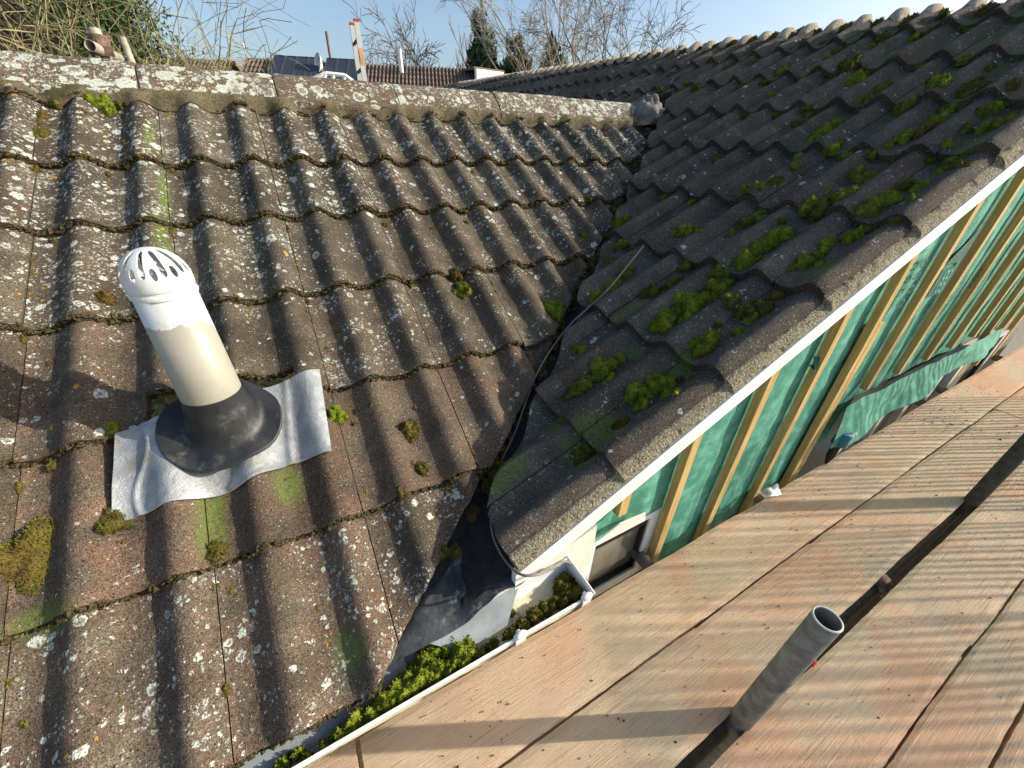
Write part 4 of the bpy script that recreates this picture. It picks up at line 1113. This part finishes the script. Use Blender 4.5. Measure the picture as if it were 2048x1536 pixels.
tube_obj((2.36, .048, GROUND), (2.36, .048, -.80), 'dark upright scaffold tube leaving the photo at the right edge', r=.0262, mat='dark_steel')
tube_obj((-1.6, .066, -1.372), (6.5, .066, -1.372), 'long dark ledger tube seen down through the gap between boards', mat='dark_steel')
for i, (x, ye, lab, mt) in enumerate([(.905, .590, 'grey tube end poking out in front of the small window', 'steel'), (1.600, .560, 'pale tube end with torn foil poking out past the boards', 'steel'), (2.49, .555, 'brown tube end near the reveal below the loose membrane', 'steel'), (3.30, .552, 'flat grey tube end in front of the grey window', 'steel'), (3.62, .552, 'tube end in front of the grey window, farther of two', 'steel'), (4.65, .55, 'rusty red tube end at the far right below the wall', 'rust')]):
    tube_obj((x, -.9, -1.3655), (x, ye, -1.3655), lab, mat=mt)
# couplers
def coupler(p, label):
    e = empty('coupler', p, label, 'coupler', 'scaffold couplers')
    m = MB(); m.ring((p[0] - .026, p[1], p[2]), (p[0] + .026, p[1], p[2]), .035, .0265, 24); m.build('band', M['rust'], e, smooth=True)
    m = MB(); m.tube([(p[0], p[1] + .02, p[2] + .030), (p[0], p[1] + .055, p[2] + .030)], .008, 8)
    m.build('bolt', M['steel'], e)
coupler((1.60, .062, -1.352), 'coupler clamped on the ledger tube in the gap between boards')
m = MB(); pp = at_z(1555, 992, -1.29)
m.grid(quadpatch(at_z(1515, 985, -1.29), at_z(1553, 972, -1.27), at_z(1563, 990, -1.292), at_z(1530, 1000, -1.29), 12, 8, lambda P, a, b: P + np.stack([0 * a * b, 0 * a * b, vn(P[..., 0] * 40, P[..., 1] * 40, 3) * .02 + .008], -1)))
tag(m.build('foil_scrap', M['steel_bright'], None, origin=pp), 'crumpled silver foil scrap on the board edge by the pale tube end', 'scrap')
# red leaf stuck by the tube
m = MB(); p = at_z(1628, 1325, ZB + .006)
m.tube([p + (-.016, -.005, 0), p + (0, 0, .004), p + (.016, .006, .002)], [.002, .006, .002], 6)
tag(m.build('plastic_scrap', M['redpeg'], None, origin=p), 'small red plastic scrap behind the short upright tube', 'scrap')
# dirt crumbs on the boards
m = MB(); r = random.Random(77)
def crumb(x, y, s): blob(m, np.array([x, y, ZB + s * .3]), s, r)
for i in range(900):
    t = r.random()
    if t < .35: q = at_z(r.gauss(1850, 60), r.gauss(830, 26), ZB)
    elif t < .5: q = at_z(r.gauss(1940, 30), r.gauss(775, 10), ZB)
    else: q = np.array([r.uniform(0, 3.5), r.choice([r.uniform(.29, .48), r.uniform(.09, .25), r.uniform(-.17, .01), r.uniform(-.5, -.33)]), 0])
    if not (.29 < q[1] < .48 or .09 < q[1] < .25 or -.17 < q[1] < .01 or -.5 < q[1] < -.33): continue
    crumb(q[0], q[1], r.uniform(.0012, .0035) * (1.6 if r.random() < .06 else 1))
tag(m.build('dirt_crumbs', M['crust'], None, origin=(1.5, .3, ZB)), 'crumbs of dirt and moss scattered on the scaffold boards', 'dirt', kind='stuff')
# string reel hanging at the wall
e = empty('string_reel', (2.035, .482, -1.18), 'teal string reel with loose white string hanging beside a batten', 'string reel')
m = MB(); m.lathe((2.035, .482, -1.18), [(.001, 0), (.026, 0), (.028, .003), (.030, .006), (.029, .06), (.030, .074), (.025, .076), (.001, .076)], 20, axis=(.0, -.1, 1)); m.build('reel', M['teal'], e, smooth=True)
m = MB(); m.tube(spline([(2.01, .46, -1.10), (2.04, .445, -1.092), (2.065, .46, -1.10), (2.062, .45, -1.125), (2.05, .447, -1.15), (2.035, .448, -1.178)], 6), .0022, 6); m.build('string', M['twine'], e)
m = MB(); m.lathe((2.035, .482, -1.18), [(.018, 0), (.018, -.07), (.006, -.12), (.001, -.12)], 12); m.build('handle', M['black'], e)

# slatted fence bay beside the scaffold, right of the camera: its bars stripe the boards with shadow
sx, sy = math.cos(SUN_AZ), math.sin(SUN_AZ); te_ = math.tan(SUN_EL)
def along(pt, dist): return np.array([pt[0] + sx * dist, pt[1] + sy * dist, ZB + dist * te_])
scr = empty('shadow_panel', (5.6, -1.6, ZB), 'barred edge shadow panel added to stripe the boards', 'shadow panel')
# panel perpendicular to the sun's azimuth, 3.2 m up-sun
ctr = along((1.85, -.13), 1.65); px_, py_ = -sy, sx
def gp_(t, q): return ctr + np.array([px_ * t + sx * (t * .25), py_ * t + sy * (t * .25), q + te_ * t * .25])
m = MB(); r = random.Random(9); t = -1.45
while t < 1.15:
    t += .0265 * r.uniform(.88, 1.12)
    if r.random() < .06: t += .03
    ph = r.uniform(0, 6)
    bow = [gp_(t + .006 * math.sin(q * 5 + ph), q) for q in np.linspace(-.95, .62, 14)]
    bar = MB(); bar.tube(bow, r.uniform(.0048, .0066), 6); bar.build('bar', M['dark_steel'], scr)
for zz_ in (-.95,):
    m = MB(); m.tube([gp_(-1.45, zz_), gp_(1.2, zz_)], .015, 8); m.build('rail', M['dark_steel'], scr)

# ================================================================== GROUND
m = MB(); m.box((-150, -60, GROUND - .3), (260, 260, GROUND)); tag(m.build('ground', M['ground'], None), kind='structure')

# ================================================================== BACKGROUND HOUSES
def corr_roof(mb, A, B, dn, width, rows, cols, amp=.03):
    """rolled tiles between ridge points A,B, falling along dn (unit) by width"""
    A = np.array(A); B = np.array(B); dn = np.array(dn); L = np.linalg.norm(B - A); ex = (B - A) / L; N = np.cross(ex, dn); N /= np.linalg.norm(N)
    if N[2] < 0: N = -N
    nx = cols * 6
    for k in range(rows):
        a = np.linspace(0, 1, nx)[:, None]; b = np.array([0, 1])[None, :]
        s = (k + b * 1.04) / rows * width
        P = A + (a[..., None] * (B - A)) + s[..., None] * dn + ((np.cos(a * cols * 2 * np.pi) * amp) + b * .022)[..., None] * N
        mb.grid(P, flip=True)
        e = P[:, 1]; mb.grid(np.stack([e, e - N * .05]), flip=False)
zR = 1.85
A1 = at_z(495, 115, zR); B1 = at_z(949, 138, zR)
ex = (B1 - A1) / np.linalg.norm(B1 - A1); back = np.cross([0, 0, 1.], ex); 
if back[1] < 0: back = -back
dn = -back * math.cos(.5) + np.array([0, 0, -math.sin(.5)])
cen = (A1 + B1) / 2
h1 = empty('bungalow', (cen[0], cen[1], GROUND), 'long brown tiled bungalow with solar panels on its roof beyond the ridge', 'house')
Wd = 4.2
m = MB(); corr_roof(m, A1, B1, dn, Wd, 15, 60, .028); m.build('roof', M['farroof'], h1)
m = MB(); m.prism([A1 + (0, 0, -.02), A1 + dn * Wd, A1 + dn * Wd + (0, 0, -.2), A1 + back * 3.6 + (0, 0, -2.2)], (B1 - A1)); m.build('rear_roof', M['farroof'], h1)
m = MB(); w0 = A1 + dn * (Wd - .4); w0[2] = GROUND; w1 = B1 + dn * (Wd - .4); w1[2] = GROUND
m.prism([w0, w1, w1 + (0, 0, zR - .4 - 2.0 - GROUND + 0), w0 + (0, 0, zR - .4 - 2.0 - GROUND)], back * 6.5); m.build('wall', M['brick2'], h1)
m = MB(); g0 = A1 + dn * Wd; g1 = B1 + dn * Wd; m.tube([g0 + (0, 0, -.02), g1 + (0, 0, -.02)], .07, 8); m.build('gutter', M['upvc'], h1)
Nf = np.cross(ex, dn); Nf = Nf if Nf[2] > 0 else -Nf
def rpos(px, py):                     # pixel on that roof plane
    d = ray(px, py); return d * (Nf @ (A1 + Nf * .09)) / (Nf @ d)
ulist = [(548, 118), (571, 119), (595, 121), (619, 122)]
L0 = rpos(548, 119); 
base_s = (L0 - A1) @ ex; pw = ((rpos(641, 123) - L0) @ ex) / 4
def panel(s0, d0, wdt, hgt):
    m = MB(); o0 = A1 + Nf * .09 + ex * s0 + dn * d0
    m.prism([o0, o0 + ex * wdt, o0 + ex * wdt + dn * hgt, o0 + dn * hgt], Nf * .04); pn = m.build('solar_panel', M['solar'], h1)
    f = MB(); e = .02
    q0 = o0 + Nf * .04
    for (a, b, c_, d2) in ((0, 0, wdt, e), (0, hgt - e, wdt, e), (0, e, e, hgt - 2 * e), (wdt - e, e, e, hgt - 2 * e)):
        z0 = q0 + ex * a + dn * b; f.prism([z0, z0 + ex * c_, z0 + ex * c_ + dn * d2, z0 + dn * d2], Nf * .012)
    f.build('panel_frame', M['solar_frame'], pn)
ph_ = pw * 1.0
for i in range(4): panel(base_s + i * pw, .12, pw * .97, 1.25)
for i in range(3): panel(base_s + (4.55 + i) * pw, .12, pw * .97, 1.25)
for i in range(4): panel(base_s + (1.5 + i) * pw, 1.42, pw * .97, 1.25)
m = MB(); q = A1 + ex * ((rpos(1036 * 0 + 803, 130) - A1) @ ex) + dn * .5; m.tube([q + (0, 0, -.2), q + (0, 0, .55)], .06, 8); m.build('flue', M['upvc'], h1)
m = MB(); q = rpos(661, 120); m.tube([q + (0, 0, -.1), q + (.02, 0, .62)], .035, 8); m.build('flue', M['rust'], h1)
m = MB(); q = rpos(646, 138) + Nf * .1; m.lathe(q, [(.01, .0), (.16, .05), (.24, .12), (.16, .06)], 16, axis=(-.95, -.25, .2)); m.tube([q + (0, 0, -.4), q + (0, .1, .1)], .03, 6); m.build('satellite_dish', M['upvc'], h1)
# white framed roof window / porch gable in front of it
e = empty('conservatory', tuple(at_d(678, 152, 13) * np.array([1, 1, 0]) + np.array([0, 0, GROUND])), 'white framed glass conservatory roof seen above the ridge, left of the ladder', 'conservatory')
m = MB()
def atd(px, py, d=13.0): return at_d(px, py, d)
q1, q2, q3, q4 = atd(652, 147), atd(690, 151), atd(706, 163), atd(622, 160)
for a, b in ((q1, q2), (q2, q3), (q4, q1), (atd(667, 148.5), atd(664, 163)), (q2, atd(687, 165)), (q1, atd(645, 163))): m.tube([a, b], .05, 6)
for a in (q3, q4, atd(687, 165), atd(645, 163)):
    m.tube([a, (a[0], a[1], GROUND)], .05, 6)
m.build('frame', M['upvc'], e)
m = MB(); m.prism([atd(652, 148), atd(689, 152), atd(687, 165), atd(645, 162)], (0, .03, 0)); m.build('glass', flat('blue glass', (.10, .22, .26), .15, spec=.8), e)
# gable house right end (brick, white verge)
e1 = at_d(949, 140, 24); z_ = e1[2]
e = empty('brick_extension', (e1[0] + .8, e1[1], GROUND), 'yellow brick gable with white fascia at the right end of the bungalow', 'house')
p1 = at_z(949, 138, 1.75); p2 = at_z(987, 143, 1.75)
ex2 = (p2 - p1) / np.linalg.norm(p2 - p1); bk = np.array([-ex2[1], ex2[0], 0]); bk = bk if bk[1] > 0 else -bk
m = MB(); w0 = p1.copy(); w0[2] = GROUND; w1 = p2 - ex2 * .25; w1[2] = GROUND
m.prism([w0, w1, (w1[0], w1[1], 1.45), (w0[0], w0[1], 1.45)], bk * 4); m.build('wall', M['brick2'], e)
m = MB(); m.prism([p1 + (0, 0, 0), p2 + ex2 * .3, p2 + ex2 * .25 + (0, 0, -.30), p1 + (0, 0, -.30)], -bk * .12); m.build('fascia', M['upvc'], e)
m = MB(); m.prism([p1 + (0, 0, .06), p2 + ex2 * .4 + (0, 0, .06), p2 + ex2 * .4 + (0, 0, 0.003), p1 + (0, 0, 0.003)], bk * 4.2); m.build('roof', M['farroof'], e)
# left far roof
A2 = at_z(300, 113, 2.0); B2 = at_z(470, 122, 2.0); ex3 = (B2 - A2) / np.linalg.norm(B2 - A2); bk3 = np.array([-ex3[1], ex3[0], 0]); bk3 = bk3 if bk3[1] > 0 else -bk3
dn3 = -bk3 * math.cos(.5) + np.array([0, 0, -math.sin(.5)])
e = empty('bungalow', ((A2[0] + B2[0]) / 2, (A2[1] + B2[1]) / 2, GROUND), 'mossy roofed bungalow half hidden behind the bare shrubs at left', 'house')
m = MB(); corr_roof(m, A2, B2, dn3, 4.0, 12, 22, .035); m.build('roof', M['farroof2'], e)
m = MB(); w0 = A2 + dn3 * 3.6; w0[2] = GROUND; w1 = B2 + dn3 * 3.6; w1[2] = GROUND; m.prism([w0, w1, w1 + (0, 0, 3.2), w0 + (0, 0, 3.2)], bk3 * 6); m.build('wall', M['brick2'], e)
m = MB(); m.prism([A2, B2, B2 + bk3 * 3.5 + (0, 0, -1.9), A2 + bk3 * 3.5 + (0, 0, -1.9)], (0, 0, -.1)); m.build('rear_roof', M['farroof2'], e)
g = at_z(462, 117, 2.1); g2 = at_z(500, 119, 2.1)
m = MB(); m.prism([g, g2, g2 + (0, 0, -.28), g + (0, 0, -.28)], (0, 2.0, 0)); m.build('fascia', M['upvc'], e)
m = MB(); q = at_z(493, 114, 2.15); m.tube([q + (0, 0, -.3), q + (0, 0, .35)], .02, 6); m.tube([q + (-.45, 0, .45), q + (.2, 0, .2)], .015, 6)
for k in range(5): m.tube([q + (-.4 + k * .13, -.12, .45 - k * .05), q + (-.4 + k * .13, .12, .45 - k * .05)], .01, 5)
m.build('aerial', M['alu'], e)

# ================================================================== LADDER
LD = 5.6
lt1 = at_d(713, 43, LD); lt2 = at_d(704, 50, LD + .36)
lean = np.array([-.10, -.42, 0])
def down(p, dz): return p + np.array([-.035, -.14, -1.0]) * dz
lad = empty('ladder', tuple(down(lt1, lt1[2] - GROUND) * np.array([1, 1, 0]) + np.array([0, 0, GROUND])), 'aluminium extension ladder with red top caps sticking up behind the ridge', 'ladder')
for p in (lt1, lt2):
    m = MB(); b = down(p, (p[2] - GROUND))
    d1 = np.array([.050, 0, 0]); d2 = np.array([0, .024, 0])
    m.prism([p - d1 / 2 - d2 / 2, p + d1 / 2 - d2 / 2, p + d1 / 2 + d2 / 2, p - d1 / 2 + d2 / 2], b - p); m.build('stile', M['alu'], lad)
    m = MB(); m.prism([p - d1 * .54 - d2 * .65, p + d1 * .56 - d2 * .7, p + d1 * .56 + d2 * .7, p - d1 * .56 + d2 * .7], (0, 0, .02)); m.build('end_cap', M['red'], lad)
dl = (lt1[2] - lt2[2])
for k in range(14):
    z = lt2[2] - .16 - k * .25; a = down(lt1, lt1[2] - z); b = down(lt2, lt2[2] - z)
    if z < GROUND + .2: break
    m = MB(); m.tube([a, b], .016, 8); m.build('rung', M['dark_steel'], lad)
p = down(lt1, lt1[2] - at_d(708, 118, LD)[2]); m = MB(); m.box(tuple(p - np.array([.020, .020, .085])), tuple(p + np.array([.020, -.0145, .085]))); m.build('sticker', M['orange'], lad)

# scaffold tubes poking up behind the ridge at the left
def updir(p, q): return p, q
pt = at_d(190, 56, 3.3); pb = at_d(213, 118, 3.3)
tube_obj((pb[0], pb[1], GROUND), (pb[0], pb[1], pt[2]), 'taller pale scaffold tube rising behind the ridge at left with a coupler', mat='tube_pale', r=.0243)
pt2 = at_d(247, 74, 3.4); pb2 = at_d(262, 120, 3.4)
tube_obj((pb2[0], pb2[1], GROUND), (pb2[0], pb2[1], pt2[2]), 'thin pale scaffold tube rising behind the ridge, right of the coupler', mat='tube_pale', r=.016)
q0 = at_d(180, 91, 3.22); q1_ = at_d(262, 128, 3.5)
tube_obj(q1_, q0, 'slanting scaffold tube with open end behind the ridge at left', mat='tube_pale', r=.0243)
cc_ = at_d(201, 88, 3.3); e = empty('coupler', tuple(cc_), 'rusty coupler on the scaffold tubes behind the ridge at left', 'coupler', 'scaffold couplers')
m = MB(); m.ring(cc_ + (0, 0, -.035), cc_ + (0, 0, .035), .040, .026, 20); m.build('band', M['rust'], e)
m = MB(); m.box(tuple(cc_ + np.array([-.05, -.04, -.05])), tuple(cc_ + np.array([.045, -.025, -.01]))); m.build('bolt', M['rust'], e)

# ================================================================== TREES
def tree_mesh(seed, base, height, trunk_r, levels=5, spread=.6, nb=3, taper=.62, up=.25, droop=0.0, first=.25, bend=.18, lfac=.72, multi=1, minr=.004, sides=4):
    R = np.random.RandomState(seed); segs = []; tips = []
    def unit(v): return v / (np.linalg.norm(v) + 1e-9)
    def grow(p, d, L, r, lv):
        n = 4 if lv > 1 else 3; pts = [p]; q = p
        for i in range(n):
            d = unit(d + R.normal(0, bend, 3) * .5 + np.array([0, 0, up * .12 if lv > 2 else -droop * .5]))
            q = q + d * L / n; pts.append(q)
        segs.append((pts, np.linspace(r, max(minr, r * .68), n + 1), lv))
        if lv == 0: tips.append(pts[-1]); return
        k = nb + (R.rand() < .5)
        for j in range(k):
            t = R.uniform(.35, 1.0) if j else 1.0
            i = min(n, int(t * n)); pp = pts[i]
            side = unit(np.cross(d, R.normal(0, 1, 3)))
            nd = unit(d * (1 - spread * R.uniform(.4, 1)) + side * spread * R.uniform(.7, 1.2))
            grow(pp, nd, L * lfac * R.uniform(.75, 1.15), max(minr, r * taper * R.uniform(.7, 1)), lv - 1)
    for m_ in range(multi):
        d = unit(np.array([R.normal(0, .18 * (multi > 1)), R.normal(0, .18 * (multi > 1)), 1.0]))
        b = np.array(base, float) + (R.normal(0, .12, 3) * np.array([1, 1, 0]) if multi > 1 else 0)
        grow(b, d, height * first * 1.25, trunk_r, levels)
    return segs, tips
def segs_mb(segs, lo, hi):
    mb = MB()
    for pts, rr, lv in segs:
        if lo <= lv <= hi: mb.tube(pts, rr, 8 if lv > 2 else (4 if lv > 0 else 3), cap=False)
    return mb
def bare_tree(name, label, base, height, tr, mat, seed, cat='tree', group=None, cl=2, **kw):
    base = np.array(base, float)
    e = empty(name, tuple(base), label, cat, group)
    segs, tips = tree_mesh(seed, base, height, tr, **kw); L = kw.get('levels', 5)
    segs_mb(segs, cl, L).build('trunk', mat, e, smooth=True)
    segs_mb(segs, 0, cl - 1).build('crown', mat, e)
    return e, tips
def gb(px, dist): p = at_d(px, 150, dist); return (p[0], p[1], GROUND)
G = 'bare winter trees beyond the roofs'
def H(px, py, dist): return at_d(px, py, dist)[2] - GROUND
bare_tree('bare_tree', 'reddish rounded bare tree just right of the ladder', gb(752, 30), H(745, 68, 30), .13, M['bark_red'], 3, group=G, levels=6, spread=.60, nb=3, lfac=.72, first=.30, minr=.014, up=.5)
bare_tree('bare_tree', 'small wispy bare tree right of the reddish one', gb(795, 34), H(795, 85, 34), .08, M['bark_red'], 8, group=G, levels=5, spread=.5, nb=3, lfac=.70, first=.34, minr=.012)
bare_tree('bare_tree', 'low spreading bare tree left of the tall feathery one', gb(862, 30), H(850, 50, 30), .12, M['bark'], 12, group=G, levels=6, spread=.55, nb=3, lfac=.74, first=.28, minr=.013, up=.6)
bare_tree('bare_tree', 'tall feathery bare tree left of the dark conifer', gb(905, 30), H(905, 20, 30), .13, M['bark'], 17, group=G, levels=5, spread=.30, nb=3, lfac=.74, first=.29, minr=.013, up=.6)
for i, (px, sd, lab, hh) in enumerate([(1088, 21, 'pale many stemmed birch right of the conifers', -60), (1130, 26, 'pale birch leaning right in the middle of the birch group', -70), (1175, 29, 'slender birch at the right of the birch group', -30)]):
    bare_tree('birch_tree', lab, gb(px, 22 + i), H(px, hh, 22 + i), .10, M['birch'] if i < 2 else M['bark'], sd, group='bare birches above the right roof', levels=7, spread=.36, nb=2, lfac=.72, first=.34, droop=.12, multi=[3, 2, 1][i], minr=.0065)
bare_tree('bare_tree', 'forked bare tree highest above the right roof edge', gb(1262, 20), H(1262, 0, 20), .085, M['bark'], 35, group=G, levels=6, spread=.48, nb=3, lfac=.73, first=.33, minr=.007, up=.4)
# conifers
def leaf_cloud(mb, P, D, size, R, tone):
    n = len(P); sd = np.cross(D, R.normal(0, 1, (n, 3))); sd /= np.linalg.norm(sd, axis=1)[:, None] + 1e-9
    w_ = (size * R.uniform(.25, .5, n))[:, None]; L = (size * R.uniform(.7, 1.5, n))[:, None]
    V = np.stack([P - sd * w_, P + sd * w_, P + sd * w_ * .4 + D * L, P - sd * w_ * .4 + D * L], 1).reshape(-1, 3)
    F = np.arange(n * 4).reshape(n, 4); c = np.zeros((n, 4, 4)); c[..., 0] = tone[:, None]; mb.add(V, F, c.reshape(-1, 4))
def conifer(name, label, base, height, rad, seed, group, n=9000, spires=5, size=.22, mat='conifer'):
    R = np.random.RandomState(seed); base = np.array(base, float); e = empty(name, tuple(base), label, 'tree', group)
    m = MB(); m.tube([base, base + (0, 0, height * .8)], [height * .02, .03], 8); m.build('trunk', M['bark'], e)
    mb = MB(); sp = [(R.uniform(-.55, .55) * rad, R.uniform(-.55, .55) * rad, height * R.uniform(.72, .92), rad * R.uniform(.45, .7)) for _ in range(spires)] + [(0, 0, height, rad * .75)]
    nb_ = 260
    for b in range(nb_):
        sx_, sy_, h_, r_ = sp[R.randint(len(sp))]
        t = R.uniform(.02, 1) ** .8; z = h_ * (.12 + .88 * t); rr = r_ * (1 - t) ** .65 + .10
        a = R.uniform(0, 6.28); q = rr * R.uniform(.65, 1.12)
        c = base + np.array([sx_ * (1 - t * .3) + q * math.cos(a), sy_ * (1 - t * .3) + q * math.sin(a), z])
        k = n // nb_; P = c + R.normal(0, 1, (k, 3)) * np.array([.16, .16, .26]) * rad * .55
        D = np.array([math.cos(a) * .5, math.sin(a) * .5, 1.1]) + R.normal(0, .35, (k, 3)); D /= np.linalg.norm(D, axis=1)[:, None]
        leaf_cloud(mb, P, D, size, R, np.clip(R.uniform(.1, .9) + R.normal(0, .12, k), 0, 1))
    mb.build('crown', M[mat], e); return e
CG = 'dark conifers behind the roofs'
conifer('conifer_tree', 'tallest pointed dark conifer beyond the brick gable', gb(962, 27), H(958, 40, 27), 1.35, 4, CG)
conifer('conifer_tree', 'broader dark conifer between the pointed one and the birches', gb(1028, 26), H(1028, 74, 26), 1.25, 6, CG)
conifer('conifer_tree', 'half hidden green conifer behind the pale birch stems', gb(1104, 27), H(1104, 78, 27), 1.15, 9, CG, n=5000)
conifer('conifer_tree', 'low dark evergreen at the right foot of the pointed conifer', gb(985, 26), H(988, 108, 26), .9, 10, CG, n=4000)
# foreground shrubs at the left: arching pale branches
for i, (px, dist, top, sd, lab) in enumerate([(-60, 6.2, -90, 51, 'leftmost arching shrub with pale lichened twigs'), (40, 5.6, -40, 52, 'dense pale twiggy shrub at the upper left corner'), (130, 6.4, -70, 53, 'tall bare shrub behind the tube coupler'), (215, 7.6, -60, 54, 'bare shrub tangled in front of the ivy')]):
    b = gb(px, dist)
    e, tips = bare_tree('bare_shrub', lab, b, H(max(px, 0), top, dist) * 1.0, .05, M['bark_pale'], sd, cat='shrub', group='bare shrubs at the upper left', cl=3, levels=5, spread=.60, nb=3, lfac=.76, first=.34, droop=.10, bend=.20, multi=4, minr=.0028)
bare_tree('bare_tree', 'fine twigged bare tree reaching right from behind the ivy', gb(300, 8.5), H(300, -60, 8.5), .085, M['bark_red'], 61, group=G, levels=6, spread=.58, nb=3, lfac=.74, first=.30, droop=.12, bend=.3, minr=.0045)
# ivy clad trunk
R = np.random.RandomState(5); b = np.array(gb(262, 6.6)); e = empty('ivy_clad_tree', tuple(b), 'dark ivy clad tree trunk in the bare shrubs at upper left', 'tree')
m = MB(); m.tube([b, b + (0, 0, 3.0), b + (-.25, 0, 5.4)], [.14, .11, .06], 8); m.build('trunk', M['bark'], e)
mb = MB()
for k in range(420):
    z = R.uniform(1.5, 6.4); a = R.uniform(0, 6.28); q = R.uniform(.05, .36) * (1.1 - .25 * abs(z - 3.6) / 3)
    n = 70; c = b + np.array([-.10 * (z - 3.0) / 1.5 * .8 + q * math.cos(a), q * math.sin(a), z]); n = 80
    P = c + R.normal(0, .10, (n, 3)); D = R.normal(0, 1, (n, 3)) + np.array([0, -.3, -.2]); D /= np.linalg.norm(D, axis=1)[:, None]
    leaf_cloud(mb, P, D, .032, R, np.clip(R.uniform(.1, .9) + R.normal(0, .15, n), 0, 1))
mb.build('crown', M['ivy'], e)
# far tree belt closing the background low down (only seen from other positions and through twigs at left)
mb = MB(); R = np.random.RandomState(8)
for k in range(9000):
    px = R.uniform(-200, 190); d = R.uniform(9.5, 13); top = at_d(px, -30 + R.uniform(-40, 60) + (max(0, px - 200)) * .6, d)[2]
    p = at_d(px, 60, d); z = R.uniform(.0, top) if R.rand() < .85 else R.uniform(GROUND, 0)
    q = np.array([p[0], p[1], z]); dr = np.array([R.normal(0, .6), R.normal(0, .4), R.uniform(.1, 1.0)]); dr /= np.linalg.norm(dr); L = R.uniform(.3, 1.1)
    b2 = R.normal(0, .10, 3); mb.tube([q, q + dr * L * .5 + b2, q + dr * L + b2 * 1.2 - np.array([0, 0, .08])], [.0065, .005, .003], 3, cap=False)
for k in range(420):
    px = R.uniform(-120, 300); d = R.uniform(11, 14); p = at_d(px, 60, d); top = at_d(px, 30 + R.uniform(-10, 40), d)[2]
    z = R.uniform(GROUND + 1, top); n = 90; P = np.array([p[0], p[1], z]) + R.normal(0, .4, (n, 3)); D = R.normal(0, .5, (n, 3)) + np.array([0, 0, .6]); D /= np.linalg.norm(D, axis=1)[:, None]
    leaf_cloud(mb, P, D, .06, R, np.clip(R.uniform(.0, .8) + R.normal(0, .15, n), 0, 1))
tag(mb.build('thicket', M['hedge'], None, origin=tuple(np.array(gb(100, 12)))), 'brown green winter thicket behind the shrubs at upper left', 'thicket', kind='stuff')
